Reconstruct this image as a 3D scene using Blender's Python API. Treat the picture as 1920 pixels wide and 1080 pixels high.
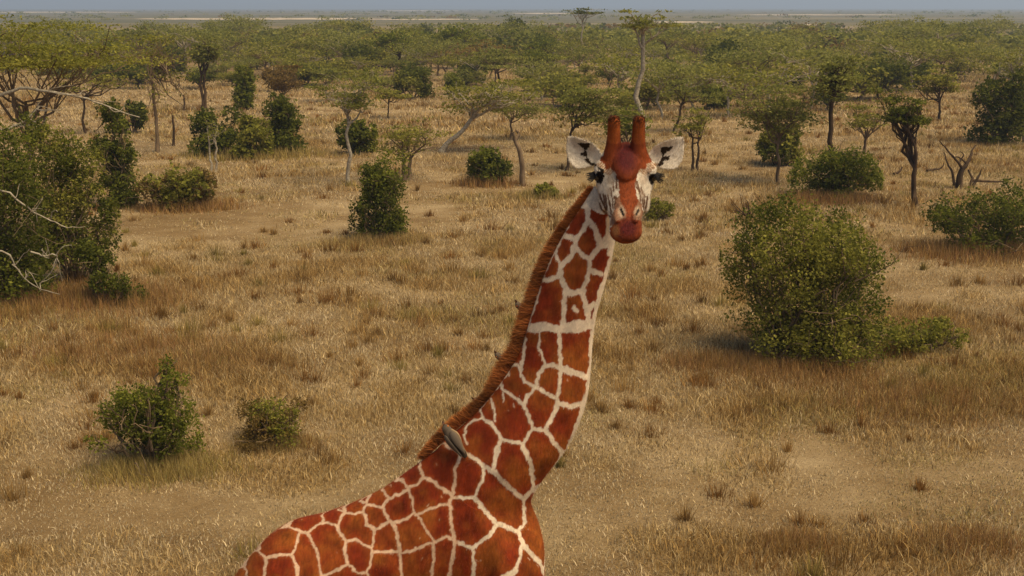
import bpy, bmesh, math, random
import numpy as np
from mathutils import Vector, Matrix, kdtree
from mathutils.bvhtree import BVHTree

for _o in list(bpy.data.objects):
    bpy.data.objects.remove(_o)
SC = bpy.context.scene
COL = SC.collection
R = math.radians
random.seed(7)
rng = np.random.default_rng(7)

# ------------------------------------------------------------------ camera
H = 5.5                      # camera height in metres
F = 2000.0                   # focal length in photograph pixels (1920 wide)
HOR = 14.0                   # row of the true horizon
TH = math.atan((540 - HOR) / F)
CT, ST = math.cos(TH), math.sin(TH)
cam_d = bpy.data.cameras.new('camera')
cam = bpy.data.objects.new('camera', cam_d)
COL.objects.link(cam)
cam.location = (0, 0, H)
cam.rotation_euler = (math.pi / 2 - TH, 0, 0)
cam_d.sensor_width = 36.0
cam_d.lens = 36.0 * F / 1920.0
cam_d.clip_start = 0.1
cam_d.clip_end = 40000
SC.camera = cam

# ------------------------------------------------------------------ sky, sun, exposure
SUN_EL, SUN_AZ = R(62), R(122)          # azimuth measured from +Y towards +X
w = bpy.data.worlds.new('World')
SC.world = w
w.use_nodes = True
nt = w.node_tree
bg = nt.nodes['Background']
sky = nt.nodes.new('ShaderNodeTexSky')
sky.sky_type = 'NISHITA'
sky.sun_disc = False
sky.sun_elevation = SUN_EL
sky.sun_rotation = SUN_AZ
sky.altitude = 1700
sky.air_density = 1.0
sky.dust_density = 5.0
sky.ozone_density = 1.0
nt.links.new(sky.outputs[0], bg.inputs[0])
bg.inputs[1].default_value = 0.055
sd = bpy.data.lights.new('sun', 'SUN')
sun = bpy.data.objects.new('sun', sd)
COL.objects.link(sun)
sd.energy = 3.0
sd.angle = R(45)
sd.color = (1.0, 0.83, 0.55)
sv = Vector((math.sin(SUN_AZ) * math.cos(SUN_EL), math.cos(SUN_AZ) * math.cos(SUN_EL), math.sin(SUN_EL)))
sun.rotation_euler = sv.to_track_quat('Z', 'Y').to_euler()
SC.view_settings.view_transform = 'Standard'
SC.view_settings.look = 'None'
SC.view_settings.exposure = 0.80
SC.view_settings.gamma = 1
SC.render.engine = 'CYCLES'
SC.cycles.max_bounces = 6
SC.cycles.diffuse_bounces = 3
SC.cycles.transmission_bounces = 3
SC.cycles.volume_bounces = 0
SC.cycles.use_denoising = True


# ------------------------------------------------------------------ geometry helpers
def ray(x, y):
    dx, dy = (x - 960) / F, -(y - 540) / F
    return np.array([dx, CT + dy * ST, -ST + dy * CT])


def gp(x, y):
    """ground point seen at pixel"""
    d = ray(x, y)
    t = H / -d[2]
    return np.array([d[0] * t, d[1] * t, 0.0])


def at(x, y, Y):
    """point on a pixel's ray at world distance Y"""
    d = ray(x, y)
    t = Y / d[1]
    return np.array([d[0] * t, Y, H + d[2] * t])


def proj(P):
    P = np.asarray(P, float)
    rel = P - np.array([0, 0, H])
    dep = rel[..., 1] * CT - rel[..., 2] * ST
    up = rel[..., 1] * ST + rel[..., 2] * CT
    return 960 + F * rel[..., 0] / dep, 540 - F * up / dep


def smooth_noise(seed, n=64):
    g = np.random.default_rng(seed).random((n, n))

    def f(x, y):
        xi, yi = np.floor(x).astype(int), np.floor(y).astype(int)
        fx, fy = x - xi, y - yi
        fx = fx * fx * (3 - 2 * fx)
        fy = fy * fy * (3 - 2 * fy)
        a = g[xi % n, yi % n]; b = g[(xi + 1) % n, yi % n]
        c = g[xi % n, (yi + 1) % n]; d = g[(xi + 1) % n, (yi + 1) % n]
        return (a * (1 - fx) + b * fx) * (1 - fy) + (c * (1 - fx) + d * fx) * fy
    return f


def fbm(f, x, y, o=3):
    s, a, t = 0, 1.0, 0
    for i in range(o):
        s = s + a * f(x * 2 ** i + 17.3 * i, y * 2 ** i + 9.1 * i)
        t += a
        a *= 0.5
    return s / t


def new_mesh(name, V, faces=None, tri=None, quad=None, col=None, smooth=False):
    """mesh from numpy arrays: V (n,3); tri (m,3) and/or quad (k,4)"""
    me = bpy.data.meshes.new(name)
    V = np.ascontiguousarray(V, np.float32)
    me.vertices.add(len(V))
    me.vertices.foreach_set('co', V.ravel())
    loops, starts, tot = [], [], 0
    for arr, k in ((tri, 3), (quad, 4)):
        if arr is None or len(arr) == 0:
            continue
        arr = np.ascontiguousarray(arr, np.int32)
        loops.append(arr.ravel())
        starts.append(tot + np.arange(len(arr), dtype=np.int32) * k)
        tot += arr.size
    lo = np.concatenate(loops)
    st = np.concatenate(starts)
    me.loops.add(len(lo))
    me.loops.foreach_set('vertex_index', lo)
    me.polygons.add(len(st))
    me.polygons.foreach_set('loop_start', st)
    me.update(calc_edges=True)
    if smooth:
        me.polygons.foreach_set('use_smooth', np.ones(len(st), bool))
    if col is not None:
        ca = me.color_attributes.new('Col', 'FLOAT_COLOR', 'POINT')
        c4 = np.ones((len(V), 4), np.float32)
        c4[:, :3] = col
        ca.data.foreach_set('color', c4.ravel())
    return me


def link(name, me, mat=None, parent=None):
    o = bpy.data.objects.new(name, me)
    COL.objects.link(o)
    if mat is not None and not me.materials:
        me.materials.append(mat)
    if parent is not None:
        o.parent = parent
    return o


def tag(o, label=None, cat=None, group=None, kind=None):
    if label: o['label'] = label
    if cat: o['category'] = cat
    if group: o['group'] = group
    if kind: o['kind'] = kind
    return o


def empty(name, loc=(0, 0, 0), rz=0.0):
    o = bpy.data.objects.new(name, None)
    o.empty_display_size = 0.2
    COL.objects.link(o)
    o.location = loc
    o.rotation_euler = (0, 0, rz)
    return o


def tubes(paths, sides=5):
    """paths: list of (points(n,3), radii(n)) -> V, quads"""
    VV, QQ, off = [], [], 0
    ang = np.arange(sides) * 2 * math.pi / sides
    for pts, rad in paths:
        pts = np.asarray(pts, float); rad = np.asarray(rad, float)
        n = len(pts)
        t = np.gradient(pts, axis=0)
        t /= np.linalg.norm(t, axis=1, keepdims=True) + 1e-9
        ref = np.array([0.31, 0.95, 0.02]) if abs(t[0, 2]) > 0.8 else np.array([0, 0, 1.0])
        a = np.cross(t, ref); a /= np.linalg.norm(a, axis=1, keepdims=True) + 1e-9
        b = np.cross(t, a)
        ring = pts[:, None, :] + rad[:, None, None] * (np.cos(ang)[None, :, None] * a[:, None, :] + np.sin(ang)[None, :, None] * b[:, None, :])
        VV.append(ring.reshape(-1, 3))
        i = np.arange(n - 1)[:, None] * sides
        j = np.arange(sides)[None, :]
        j2 = (j + 1) % sides
        q = np.stack([i + j, i + j2, i + sides + j2, i + sides + j], -1).reshape(-1, 4) + off
        QQ.append(q)
        off += n * sides
    return np.concatenate(VV), np.concatenate(QQ)


def wig(p0, p1, n, amp, g, sag=0.0):
    """crooked path from p0 to p1"""
    p0, p1 = np.asarray(p0, float), np.asarray(p1, float)
    t = np.linspace(0, 1, n)[:, None]
    L = np.linalg.norm(p1 - p0)
    off = g.normal(0, 1, (n, 3)) * amp * L
    off[0] = 0; off[-1] = 0
    off = (off + np.roll(off, 1, 0) * 0.6)
    off[0] = 0; off[-1] = 0
    p = p0 + (p1 - p0) * t + off
    p[:, 2] += sag * L * (t[:, 0] * (1 - t[:, 0])) * 4
    return p


def leaf_quads(C, size, g, flat=0.0, elong=1.6):
    """diamond leaves round centres C -> V, quads"""
    n = len(C)
    a = g.normal(0, 1, (n, 3))
    a[:, 2] *= (1 - flat)
    a /= np.linalg.norm(a, axis=1, keepdims=True) + 1e-9
    b = g.normal(0, 1, (n, 3))
    b[:, 2] *= (1 - flat)
    b -= a * np.sum(a * b, 1, keepdims=True)
    b /= np.linalg.norm(b, axis=1, keepdims=True) + 1e-9
    s = np.broadcast_to(np.asarray(size, float), (n,)) * g.uniform(0.65, 1.35, n)
    a = a * (s * elong / 2)[:, None]
    b = b * (s / 2)[:, None]
    V = np.stack([C - a, C + b * 0.9 - a * 0.15, C + a, C - b * 0.9 - a * 0.15], 1).reshape(-1, 3)
    Q = np.arange(4 * n).reshape(n, 4)
    return V, Q


# ------------------------------------------------------------------ materials
def nodes_of(m):
    m.use_nodes = True
    n, l = m.node_tree.nodes, m.node_tree.links
    return n, l, n['Principled BSDF'], n['Material Output']


def mat_attr(name, rough=0.8, transl=0.0, bump=None, vary=0.0, vscale=20.0, spec=0.2):
    m = bpy.data.materials.new(name)
    n, l, p, out = nodes_of(m)
    at_ = n.new('ShaderNodeVertexColor'); at_.layer_name = 'Col'
    csock = at_.outputs[0]
    if vary:
        tc = n.new('ShaderNodeTexCoord'); nz = n.new('ShaderNodeTexNoise')
        nz.inputs['Scale'].default_value = vscale; nz.inputs['Detail'].default_value = 5
        l.new(tc.outputs['Object'], nz.inputs['Vector'])
        mr = n.new('ShaderNodeMapRange')
        mr.inputs[1].default_value = 0.3; mr.inputs[2].default_value = 0.7
        mr.inputs[3].default_value = 1 - vary; mr.inputs[4].default_value = 1 + vary
        l.new(nz.outputs[0], mr.inputs[0])
        mx = n.new('ShaderNodeVectorMath'); mx.operation = 'SCALE'
        l.new(csock, mx.inputs[0]); l.new(mr.outputs[0], mx.inputs['Scale'])
        csock = mx.outputs[0]
    l.new(csock, p.inputs['Base Color'])
    p.inputs['Roughness'].default_value = rough
    p.inputs['Specular IOR Level'].default_value = spec
    if bump:
        tc2 = n.new('ShaderNodeTexCoord'); nb = n.new('ShaderNodeTexNoise')
        nb.inputs['Scale'].default_value = bump[0]; nb.inputs['Detail'].default_value = 4
        bp = n.new('ShaderNodeBump'); bp.inputs['Strength'].default_value = bump[1]; bp.inputs['Distance'].default_value = bump[2]
        l.new(tc2.outputs['Object'], nb.inputs['Vector']); l.new(nb.outputs[0], bp.inputs['Height']); l.new(bp.outputs[0], p.inputs['Normal'])
    if transl:
        tr = n.new('ShaderNodeBsdfTranslucent'); l.new(csock, tr.inputs[0])
        ms = n.new('ShaderNodeMixShader'); ms.inputs[0].default_value = transl
        l.new(p.outputs[0], ms.inputs[1]); l.new(tr.outputs[0], ms.inputs[2]); l.new(ms.outputs[0], out.inputs[0])
    return m


def mat_noise(name, c1, c2, scale, rough=0.9, bump=0.3, dist=0.02, stretch=(1, 1, 1), detail=6, spec=0.2):
    m = bpy.data.materials.new(name)
    n, l, p, out = nodes_of(m)
    tc = n.new('ShaderNodeTexCoord'); mp = n.new('ShaderNodeMapping'); mp.inputs['Scale'].default_value = stretch
    nz = n.new('ShaderNodeTexNoise'); nz.inputs['Scale'].default_value = scale; nz.inputs['Detail'].default_value = detail
    cr = n.new('ShaderNodeValToRGB')
    cr.color_ramp.elements[0].position = 0.35; cr.color_ramp.elements[1].position = 0.65
    cr.color_ramp.elements[0].color = (*c1, 1); cr.color_ramp.elements[1].color = (*c2, 1)
    l.new(tc.outputs['Object'], mp.inputs[0]); l.new(mp.outputs[0], nz.inputs['Vector']); l.new(nz.outputs[0], cr.inputs[0])
    l.new(cr.outputs[0], p.inputs['Base Color'])
    p.inputs['Roughness'].default_value = rough
    p.inputs['Specular IOR Level'].default_value = spec
    if bump:
        bp = n.new('ShaderNodeBump'); bp.inputs['Strength'].default_value = bump; bp.inputs['Distance'].default_value = dist
        l.new(nz.outputs[0], bp.inputs['Height']); l.new(bp.outputs[0], p.inputs['Normal'])
    return m


M_LEAF = mat_attr('leaf', 0.8, 0.5, spec=0.06)
M_GRASS = mat_attr('dry_grass', 0.9, 0.3, spec=0.04)
M_COAT = mat_attr('giraffe_coat', 0.72, 0.0, bump=(260, 0.35, 0.004), vary=0.22, vscale=16.0, spec=0.05)
M_MANE = mat_attr('mane_hair', 0.7, 0.15, spec=0.2)
M_FEATHER = mat_attr('feather', 0.7, 0.0, bump=(300, 0.3, 0.002), spec=0.2)
M_BARK = mat_noise('bark', (0.10, 0.065, 0.035), (0.22, 0.15, 0.085), 9, 0.95, 0.6, 0.02, (1, 1, 0.25))
M_BARK_D = mat_noise('dark_bark', (0.035, 0.022, 0.012), (0.10, 0.06, 0.03), 9, 0.95, 0.6, 0.02, (1, 1, 0.25))
M_BARK_P = mat_noise('pale_bark', (0.22, 0.17, 0.11), (0.42, 0.36, 0.26), 14, 0.95, 0.5, 0.015)
M_TUFT = mat_noise('dark_hair', (0.02, 0.012, 0.008), (0.12, 0.035, 0.012), 60, 0.7, 0)
M_HOOF = mat_noise('hoof_horn', (0.02, 0.015, 0.012), (0.05, 0.035, 0.025), 30, 0.6, 0.2, 0.004)
M_EYE = mat_noise('eye', (0.006, 0.004, 0.003), (0.015, 0.008, 0.005), 20, 0.12, 0, spec=0.6)
M_LASH = mat_noise('eyelash', (0.008, 0.006, 0.005), (0.02, 0.014, 0.01), 80, 0.7, 0)
M_BEAK = mat_noise('beak', (0.35, 0.05, 0.02), (0.5, 0.2, 0.04), 60, 0.4, 0)
M_BEAK_D = mat_noise('dark_beak', (0.05, 0.02, 0.012), (0.12, 0.05, 0.02), 60, 0.4, 0)

# ------------------------------------------------------------------ ground
nA, nB, nC = smooth_noise(1), smooth_noise(2), smooth_noise(3)


# pale trampled places and rusty taller stands: pixel, half extents in metres, amount
PATCH = [(430, 415, 4.5, 2.4, -1.9), (640, 395, 3.5, 1.6, -1.2), (900, 345, 5, 2, -1.1), (1250, 300, 5, 3, -.5), (1600, 870, 2.6, 1.0, -.7), (300, 960, 2.0, .8, -.7), (560, 920, 1.4, .5, -.5), (1500, 1000, 1.5, .6, -.3), (700, 610, 2.2, 1.4, -.4), (1750, 560, 1.6, .9, -.5),
         (100, 660, 2.2, 1.3, .6), (420, 690, 1.8, .9, .6), (1330, 650, 1.5, 1.6, .8), (1720, 750, 2.2, .8, .8), (1500, 1050, 1.0, .35, .7), (1840, 1040, 1.2, .4, .7), (480, 500, 2.5, 1.4, .6), (1650, 650, 2.5, 1.2, .5), (900, 700, 1.5, .9, .3), (1190, 840, 1.2, .5, .5)]


def tint(x, y):
    """0 = pale trampled straw, 1 = ochre standing grass"""
    v = fbm(nA, x * 0.10 + 31, y * 0.17 + 5, 4)
    t = .28 + .6 * np.clip((v - 0.36) / 0.28, 0, 1)
    for px, py, rx, ry, d in PATCH:
        c = gp(px, py)
        t = t + (d * .5 if d < 0 else d * .8) * np.exp(-((x - c[0]) / rx) ** 2 - ((y - c[1]) / ry) ** 2)
    return np.clip(t, 0, 1.1)


def ground_z(x, y):
    return 0.05 * (fbm(nB, x * 0.35, y * 0.35, 2) - 0.5)


def build_ground():
    xs = np.concatenate([[-9000, -3000, -900, -300, -120, -60], np.linspace(-36, 36, 145), [60, 120, 300, 900, 3000, 9000]])
    ys = np.concatenate([[-300, -60, -20], np.linspace(-4, 60, 129), [75, 100, 140, 200, 300, 500, 900, 1600, 3000, 6000, 9500]])
    X, Y = np.meshgrid(xs, ys, indexing='ij')
    fade = np.clip((58 - Y) / 10, 0, 1) * np.clip((36 - np.abs(X)) / 4, 0, 1)
    Z = ground_z(X, Y) * fade - 0.025
    n, k = len(xs), len(ys)
    V = np.stack([X, Y, Z], -1).reshape(-1, 3)
    i = np.arange(n - 1)[:, None] * k; j = np.arange(k - 1)[None, :]
    Q = np.stack([i + j, i + k + j, i + k + j + 1, i + j + 1], -1).reshape(-1, 4)
    me = new_mesh('ground', V, quad=Q, smooth=True)
    m = bpy.data.materials.new('savanna_ground')
    nn, l, p, out = nodes_of(m)
    tc = nn.new('ShaderNodeTexCoord')

    def noise(scale, st, det=6, rough=0.6):
        mp = nn.new('ShaderNodeMapping'); mp.inputs['Scale'].default_value = st
        nz = nn.new('ShaderNodeTexNoise'); nz.inputs['Scale'].default_value = scale; nz.inputs['Detail'].default_value = det
        nz.inputs['Roughness'].default_value = rough
        l.new(tc.outputs['Object'], mp.inputs[0]); l.new(mp.outputs[0], nz.inputs['Vector'])
        return nz.outputs[0]

    def ramp(fac, stops):
        cr = nn.new('ShaderNodeValToRGB')
        e = cr.color_ramp.elements
        e[0].position, e[0].color = stops[0][0], (*stops[0][1], 1)
        e[1].position, e[1].color = stops[-1][0], (*stops[-1][1], 1)
        for pos, c in stops[1:-1]:
            x = e.new(pos); x.color = (*c, 1)
        l.new(fac, cr.inputs[0])
        return cr.outputs[0]

    def mix(f, a, b, t='MIX'):
        mx = nn.new('ShaderNodeMix'); mx.data_type = 'RGBA'; mx.blend_type = t
        if isinstance(f, float): mx.inputs[0].default_value = f
        else: l.new(f, mx.inputs[0])
        l.new(a, mx.inputs[6]); l.new(b, mx.inputs[7])
        return mx.outputs[2]
    near = ramp(noise(0.30, (1, 1.5, 1), 8, 0.65), [(0.30, (0.14, 0.083, 0.033)), (0.47, (0.235, 0.155, 0.07)), (0.62, (0.34, 0.245, 0.13)), (0.75, (0.44, 0.33, 0.19))])
    fine = ramp(noise(26, (1, 2.2, 1), 8, 0.75), [(0.3, (0.5, 0.46, 0.4)), (0.5, (0.95, 0.93, 0.9)), (0.7, (1.35, 1.32, 1.25))])
    near = mix(0.8, near, fine, 'MULTIPLY')
    far = ramp(noise(0.011, (0.3, 2.2, 1), 5, 0.55), [(0.40, (0.085, 0.08, 0.035)), (0.54, (0.13, 0.11, 0.055)), (0.64, (0.21, 0.17, 0.095)), (0.75, (0.38, 0.30, 0.19))])
    sep = nn.new('ShaderNodeSeparateXYZ'); l.new(tc.outputs['Object'], sep.inputs[0])
    mr = nn.new('ShaderNodeMapRange'); mr.inputs[1].default_value = 120; mr.inputs[2].default_value = 420
    l.new(sep.outputs[1], mr.inputs[0])
    c = mix(mr.outputs[0], near, far)
    l.new(c, p.inputs['Base Color'])
    p.inputs['Roughness'].default_value = 0.95
    p.inputs['Specular IOR Level'].default_value = 0.1
    bp = nn.new('ShaderNodeBump'); bp.inputs['Strength'].default_value = 0.7; bp.inputs['Distance'].default_value = 0.05
    l.new(noise(30, (1, 1.6, 1), 6, 0.7), bp.inputs['Height']); l.new(bp.outputs[0], p.inputs['Normal'])
    tag(link('ground', me, m), kind='structure')


build_ground()


def build_hills():
    """low ridge beyond the plain, higher to the left"""
    g = np.random.default_rng(5)
    n = 160
    X = np.linspace(-5200, 5200, n)
    V, Q = [], []
    h = 26 * np.exp(-((X + 2600) / 1500) ** 2) + 8 + 9 * fbm(nC, X * 0.0022 + 3, X * 0 + 1.5, 4) - 6 * np.clip(X / 2500, -1, 1)
    prof = [(-900, 0.0), (-500, 0.45), (-150, 0.9), (0, 1.0), (300, 0.7), (800, 0.0)]
    for dy, f in prof:
        V.append(np.stack([X, np.full(n, 6600.0) + dy, h * f * (1 + 0.15 * g.normal(0, 1, n) * (0 < f < 1)) - 0.6], -1))
    V = np.concatenate(V)
    k = len(prof)
    i = np.arange(k - 1)[:, None] * n; j = np.arange(n - 1)[None, :]
    Q = np.stack([i + j, i + j + 1, i + n + j + 1, i + n + j], -1).reshape(-1, 4)
    m = mat_noise('hill_scrub', (0.07, 0.075, 0.035), (0.22, 0.18, 0.10), 0.006, 0.95, 0)
    tag(link('hills', new_mesh('hills', V, quad=Q, smooth=True), m), kind='structure')


build_hills()

# ------------------------------------------------------------------ vegetation builders
GREENS = {
    'acacia': ((0.155, 0.160, 0.034), (0.30, 0.285, 0.068)),
    'dark': ((0.064, 0.074, 0.011), (0.185, 0.188, 0.032)),
    'bright': ((0.100, 0.118, 0.013), (0.255, 0.25, 0.038)),
    'olive': ((0.145, 0.145, 0.020), (0.34, 0.305, 0.058)),
    'brown': ((0.14, 0.090, 0.026), (0.26, 0.17, 0.052)),
    'yellow': ((0.17, 0.17, 0.026), (0.34, 0.31, 0.055)),
}


def leaf_col(n, kind, g, clump=None):
    a, b = np.array(GREENS[kind][0]), np.array(GREENS[kind][1])
    t = np.clip(g.normal(0.42, 0.34, n) + (0 if clump is None else clump), 0, 1.2)[:, None]
    return a + (b - a) * t


def col4(C):
    return np.repeat(C, 4, axis=0)


def build_tree(name, px, py, top, x0, x1, crown_bot, fork=None, lean=0.0, kind='acacia', bark=None, label='', cat='tree', group=None,
               nleaf=2600, leaf=0.075, limbs=7, trunk_r=0.09, stems=1, depth_ratio=0.8, wiggle=0.02, rz=None, base=None, seed=None, gaps=0.5, twig=True):
    """an acacia whose base stands at pixel (px,py); the crown spans x0..x1 and top..crown_bot in the photograph at that distance"""
    g = np.random.default_rng(seed if seed is not None else int(px * 13 + py * 7))
    B = gp(px, py) if base is None else np.asarray(base, float)
    Y = B[1]
    root = empty(name, (B[0], B[1], -0.03))
    cx = at((x0 + x1) / 2, (top + crown_bot) / 2, Y)
    xa, xb = at(x0, top, Y)[0] - B[0], at(x1, top, Y)[0] - B[0]
    zt, zb = at(px, top, Y)[2], at(px, crown_bot, Y)[2]
    rx = (xb - xa) / 2; ry = rx * depth_ratio
    ccx = (xa + xb) / 2
    hf = zb * 0.72 if fork is None else at(px, fork, Y)[2]
    paths = []
    tips = []
    for s in range(stems):
        sx = (s - (stems - 1) / 2) * 0.28
        fk = np.array([lean * hf + ccx * 0.25 + sx * 0.8, g.normal(0, 0.05), hf])
        tp = wig((sx * 0.5, 0, 0), fk, 8, wiggle, g)
        tr = np.linspace(trunk_r, trunk_r * 0.62, 8); tr[0] *= 1.35
        paths.append((tp, tr))
        L = max(2, limbs // stems)
        for k in range(L):
            a = 2 * math.pi * (k + g.uniform(-0.25, 0.25)) / L + s
            rr = g.uniform(0.45, 0.95)
            end = np.array([ccx + rx * rr * math.cos(a), ry * rr * math.sin(a), zb + (zt - zb) * g.uniform(0.25, 0.8) * (1.05 - 0.4 * rr)])
            st = tp[-1 if k % 3 else -2]
            lp = wig(st, end, 6, 0.06, g, 0.05)
            paths.append((lp, np.linspace(trunk_r * 0.5, trunk_r * 0.16, 6)))
            tips.append(end)
            for q in range(4):
                e2 = lp[g.integers(2, 6)] + np.array([g.normal(0, rx * 0.32), g.normal(0, ry * 0.32), abs(g.normal(0, (zt - zb) * 0.28))])
                e2[0] = np.clip(e2[0], xa, xb); e2[2] = min(e2[2], zt - 0.04)
                e2[2] = max(e2[2], zb)
                i0 = g.integers(2, 5)
                bp_ = wig(lp[i0], e2, 5, 0.08, g, 0.04)
                paths.append((bp_, np.linspace(trunk_r * 0.2, trunk_r * 0.07, 5)))
                tips.append(e2)
                for _ in range(2):
                    e3 = bp_[g.integers(2, 5)] + g.normal(0, 0.16, 3) * np.array([rx, ry, 0.5 * (zt - zb)])
                    e3[2] = min(max(e3[2], zb - 0.05), zt)
                    paths.append((wig(bp_[2], e3, 4, 0.1, g), np.linspace(trunk_r * 0.09, trunk_r * 0.04, 4)))
                    tips.append(e3)
    if bark is None: bark = M_BARK
    V, Q = tubes(paths, 5)
    link('trunk', new_mesh('trunk', V, quad=Q, smooth=True), bark, root)
    if nleaf:
        tips = np.array(tips)
        lay = zt - (zt - zb) * np.array([.03, .22, .42, .62, .82])
        near_ = lay[np.abs(tips[:, 2][:, None] - lay[None]).argmin(1)]
        tips[:, 2] = tips[:, 2] * .35 + near_ * .65
        wgt = g.uniform(0, 1, len(tips)) ** (1.4 + gaps * 2.6)
        wgt /= wgt.sum()
        idx = g.choice(len(tips), nleaf, p=wgt)
        pad = np.array([rx * 0.19, ry * 0.19, max(0.035, (zt - zb) * 0.042)])
        C = tips[idx] + g.normal(0, 1, (nleaf, 3)) * pad
        C[:, 2] = np.minimum(C[:, 2], zt + g.normal(0, 0.03, nleaf))
        LV, LQ = leaf_quads(C, leaf, g, 0.45, 1.9)
        cl = g.normal(0, 0.28, len(tips))[idx]
        link('crown', new_mesh('crown', LV, quad=LQ, col=col4(leaf_col(nleaf, kind, g, cl))), M_LEAF, root)
    tag(root, label, cat, group)
    return root


def bush_data(rx, ry, h, nleaf, leaf, kind, g, lumps=18, skirt=0.1, shape=None, kind2=None):
    """lumpy shrub round the origin; shape = list of (x, z, r) lobes in units of rx / h / rx"""
    lob = []
    if shape:
        for (x, z, r) in shape:
            for _ in range(3):
                lob.append([x * rx + g.normal(0, 0.12 * rx), g.uniform(-0.55, 0.55) * ry, z * h + g.normal(0, 0.05 * h), r * rx * g.uniform(0.7, 1.0)])
    else:
        for _ in range(lumps):
            a = g.uniform(0, 2 * math.pi); rr = math.sqrt(g.uniform(0, 1)) * 0.78
            zz = g.uniform(0.15, 0.86) * math.sqrt(max(0.1, 1 - rr * rr * 0.75))
            lob.append([math.cos(a) * rr * rx, math.sin(a) * rr * ry, zz * h, g.uniform(0.22, 0.36) * min(rx, h * 0.8)])
    lob = np.array(lob)
    paths = []
    for c in lob:
        b = np.array([c[0] * 0.25 + g.normal(0, 0.06 * rx), c[1] * 0.25 + g.normal(0, 0.06 * ry), 0])
        st = wig(b, c[:3], 6, 0.06, g)
        paths.append((st, np.linspace(0.028, 0.010, 6)))
        for _ in range(4):
            e = c[:3] + g.normal(0, 0.75, 3) * c[3]
            e[2] = max(e[2], 0.1)
            paths.append((wig(st[g.integers(2, 6)], e, 4, 0.09, g), np.linspace(0.010, 0.004, 4)))
    n = nleaf
    w_ = lob[:, 3] ** 2
    idx = g.choice(len(lob), n, p=w_ / w_.sum())
    d = g.normal(0, 1, (n, 3)); d /= np.linalg.norm(d, axis=1, keepdims=True)
    d[:, 2] = np.where(d[:, 2] < -0.3, -d[:, 2] * 0.5, d[:, 2])
    # clustered sprays on every lobe
    ns = 26
    sd_ = g.normal(0, 1, (len(lob), ns, 3)); sd_ /= np.linalg.norm(sd_, axis=2, keepdims=True)
    sp = g.integers(0, ns, n)
    d = sd_[idx, sp]
    rad = lob[idx, 3] * g.uniform(0.58, 1.30, (len(lob), ns))[idx, sp]
    C = lob[idx, :3] + d * rad[:, None] + g.normal(0, 0.20, (n, 3)) * lob[idx, 3][:, None]
    low = C[:, 2] < 0.05
    C[low, 2] = g.uniform(0.03, 0.3, low.sum()) * h
    C[:, 0] = np.clip(C[:, 0], -rx * 1.04, rx * 1.04)
    V, Q = leaf_quads(C, leaf, g, 0.1, 1.5)
    cl = g.normal(0, 0.22, (len(lob), ns))[idx, sp]
    cc = leaf_col(n, kind, g, cl)
    if kind2:
        lk = (g.random(len(lob)) < 0.35)[idx]
        cc[lk] = leaf_col(int(lk.sum()), kind2, g)
    return paths, V, Q, col4(cc)


def build_bush(name, x0, x1, top, base, kind, label, nleaf=5000, leaf=0.05, shape=None, lumps=18, seed=None, cat='bush', group=None,
               depth_ratio=0.85, twigs=0, bark=None, kind2=None):
    g = np.random.default_rng(seed if seed is not None else int(x0 * 11 + base * 3 + 5))
    B = gp((x0 + x1) / 2, base)
    rx = (at(x1, base, B[1])[0] - at(x0, base, B[1])[0]) / 2
    ry = rx * depth_ratio
    Y = B[1] + ry * 0.55
    k = Y / B[1]
    B = np.array([B[0] * k, Y, 0]); rx *= k; ry *= k
    h = at(0, top, Y)[2]
    root = empty(name, (B[0], B[1], -0.02))
    paths, V, Q, C = bush_data(rx, ry, h, nleaf, leaf, kind, g, lumps, shape=shape, kind2=kind2)
    for _ in range(twigs):       # pale dead twigs poking out of the leaves
        a = g.uniform(0, 2 * math.pi)
        p0 = np.array([math.cos(a) * rx * 0.55, -abs(math.sin(a)) * ry * 0.8, g.uniform(0.05, 0.6) * h])
        p1 = p0 + np.array([g.normal(0, 0.35) * rx, -g.uniform(0.1, 0.5) * ry, g.uniform(-0.15, 0.35) * h])
        paths.append((wig(p0, p1, 5, 0.08, g), np.linspace(0.010, 0.003, 5)))
    TV, TQ = tubes(paths, 4)
    link('stem', new_mesh('stem', TV, quad=TQ, smooth=True), bark or M_BARK, root)
    link('foliage', new_mesh('foliage', V, quad=Q, col=C), M_LEAF, root)
    tag(root, label, cat, group)
    return root

# ------------------------------------------------------------------ giraffe
AL = R(6)
GD = np.array([math.cos(AL), -math.sin(AL), 0])      # the way the body faces
GN = np.array([math.sin(AL), math.cos(AL), 0])       # across the body, away from the camera
GP0 = at(800, 850, 5.75)
CAMP = np.array([0, 0, H])


def pl(x, y):
    """pixel -> point on the animal's mid plane"""
    d = ray(x, y)
    return CAMP + d * (GN @ (GP0 - CAMP)) / (GN @ d)


def loft(rings, parts):
    """closed skin over rings (k, n, 3)"""
    rings = np.asarray(rings, float)
    k, n, _ = rings.shape
    V = np.concatenate([rings.reshape(-1, 3), rings[0].mean(0)[None], rings[-1].mean(0)[None]])
    i = np.arange(k - 1)[:, None] * n; j = np.arange(n)[None, :]; j2 = (j + 1) % n
    Q = np.stack([i + j, i + j2, i + n + j2, i + n + j], -1).reshape(-1, 4)
    a = np.arange(n); b = (a + 1) % n
    T = np.concatenate([np.stack([np.full(n, k * n), b, a], -1), np.stack([np.full(n, k * n + 1), (k - 1) * n + a, (k - 1) * n + b], -1)])
    parts.append((V, Q, T))


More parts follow.
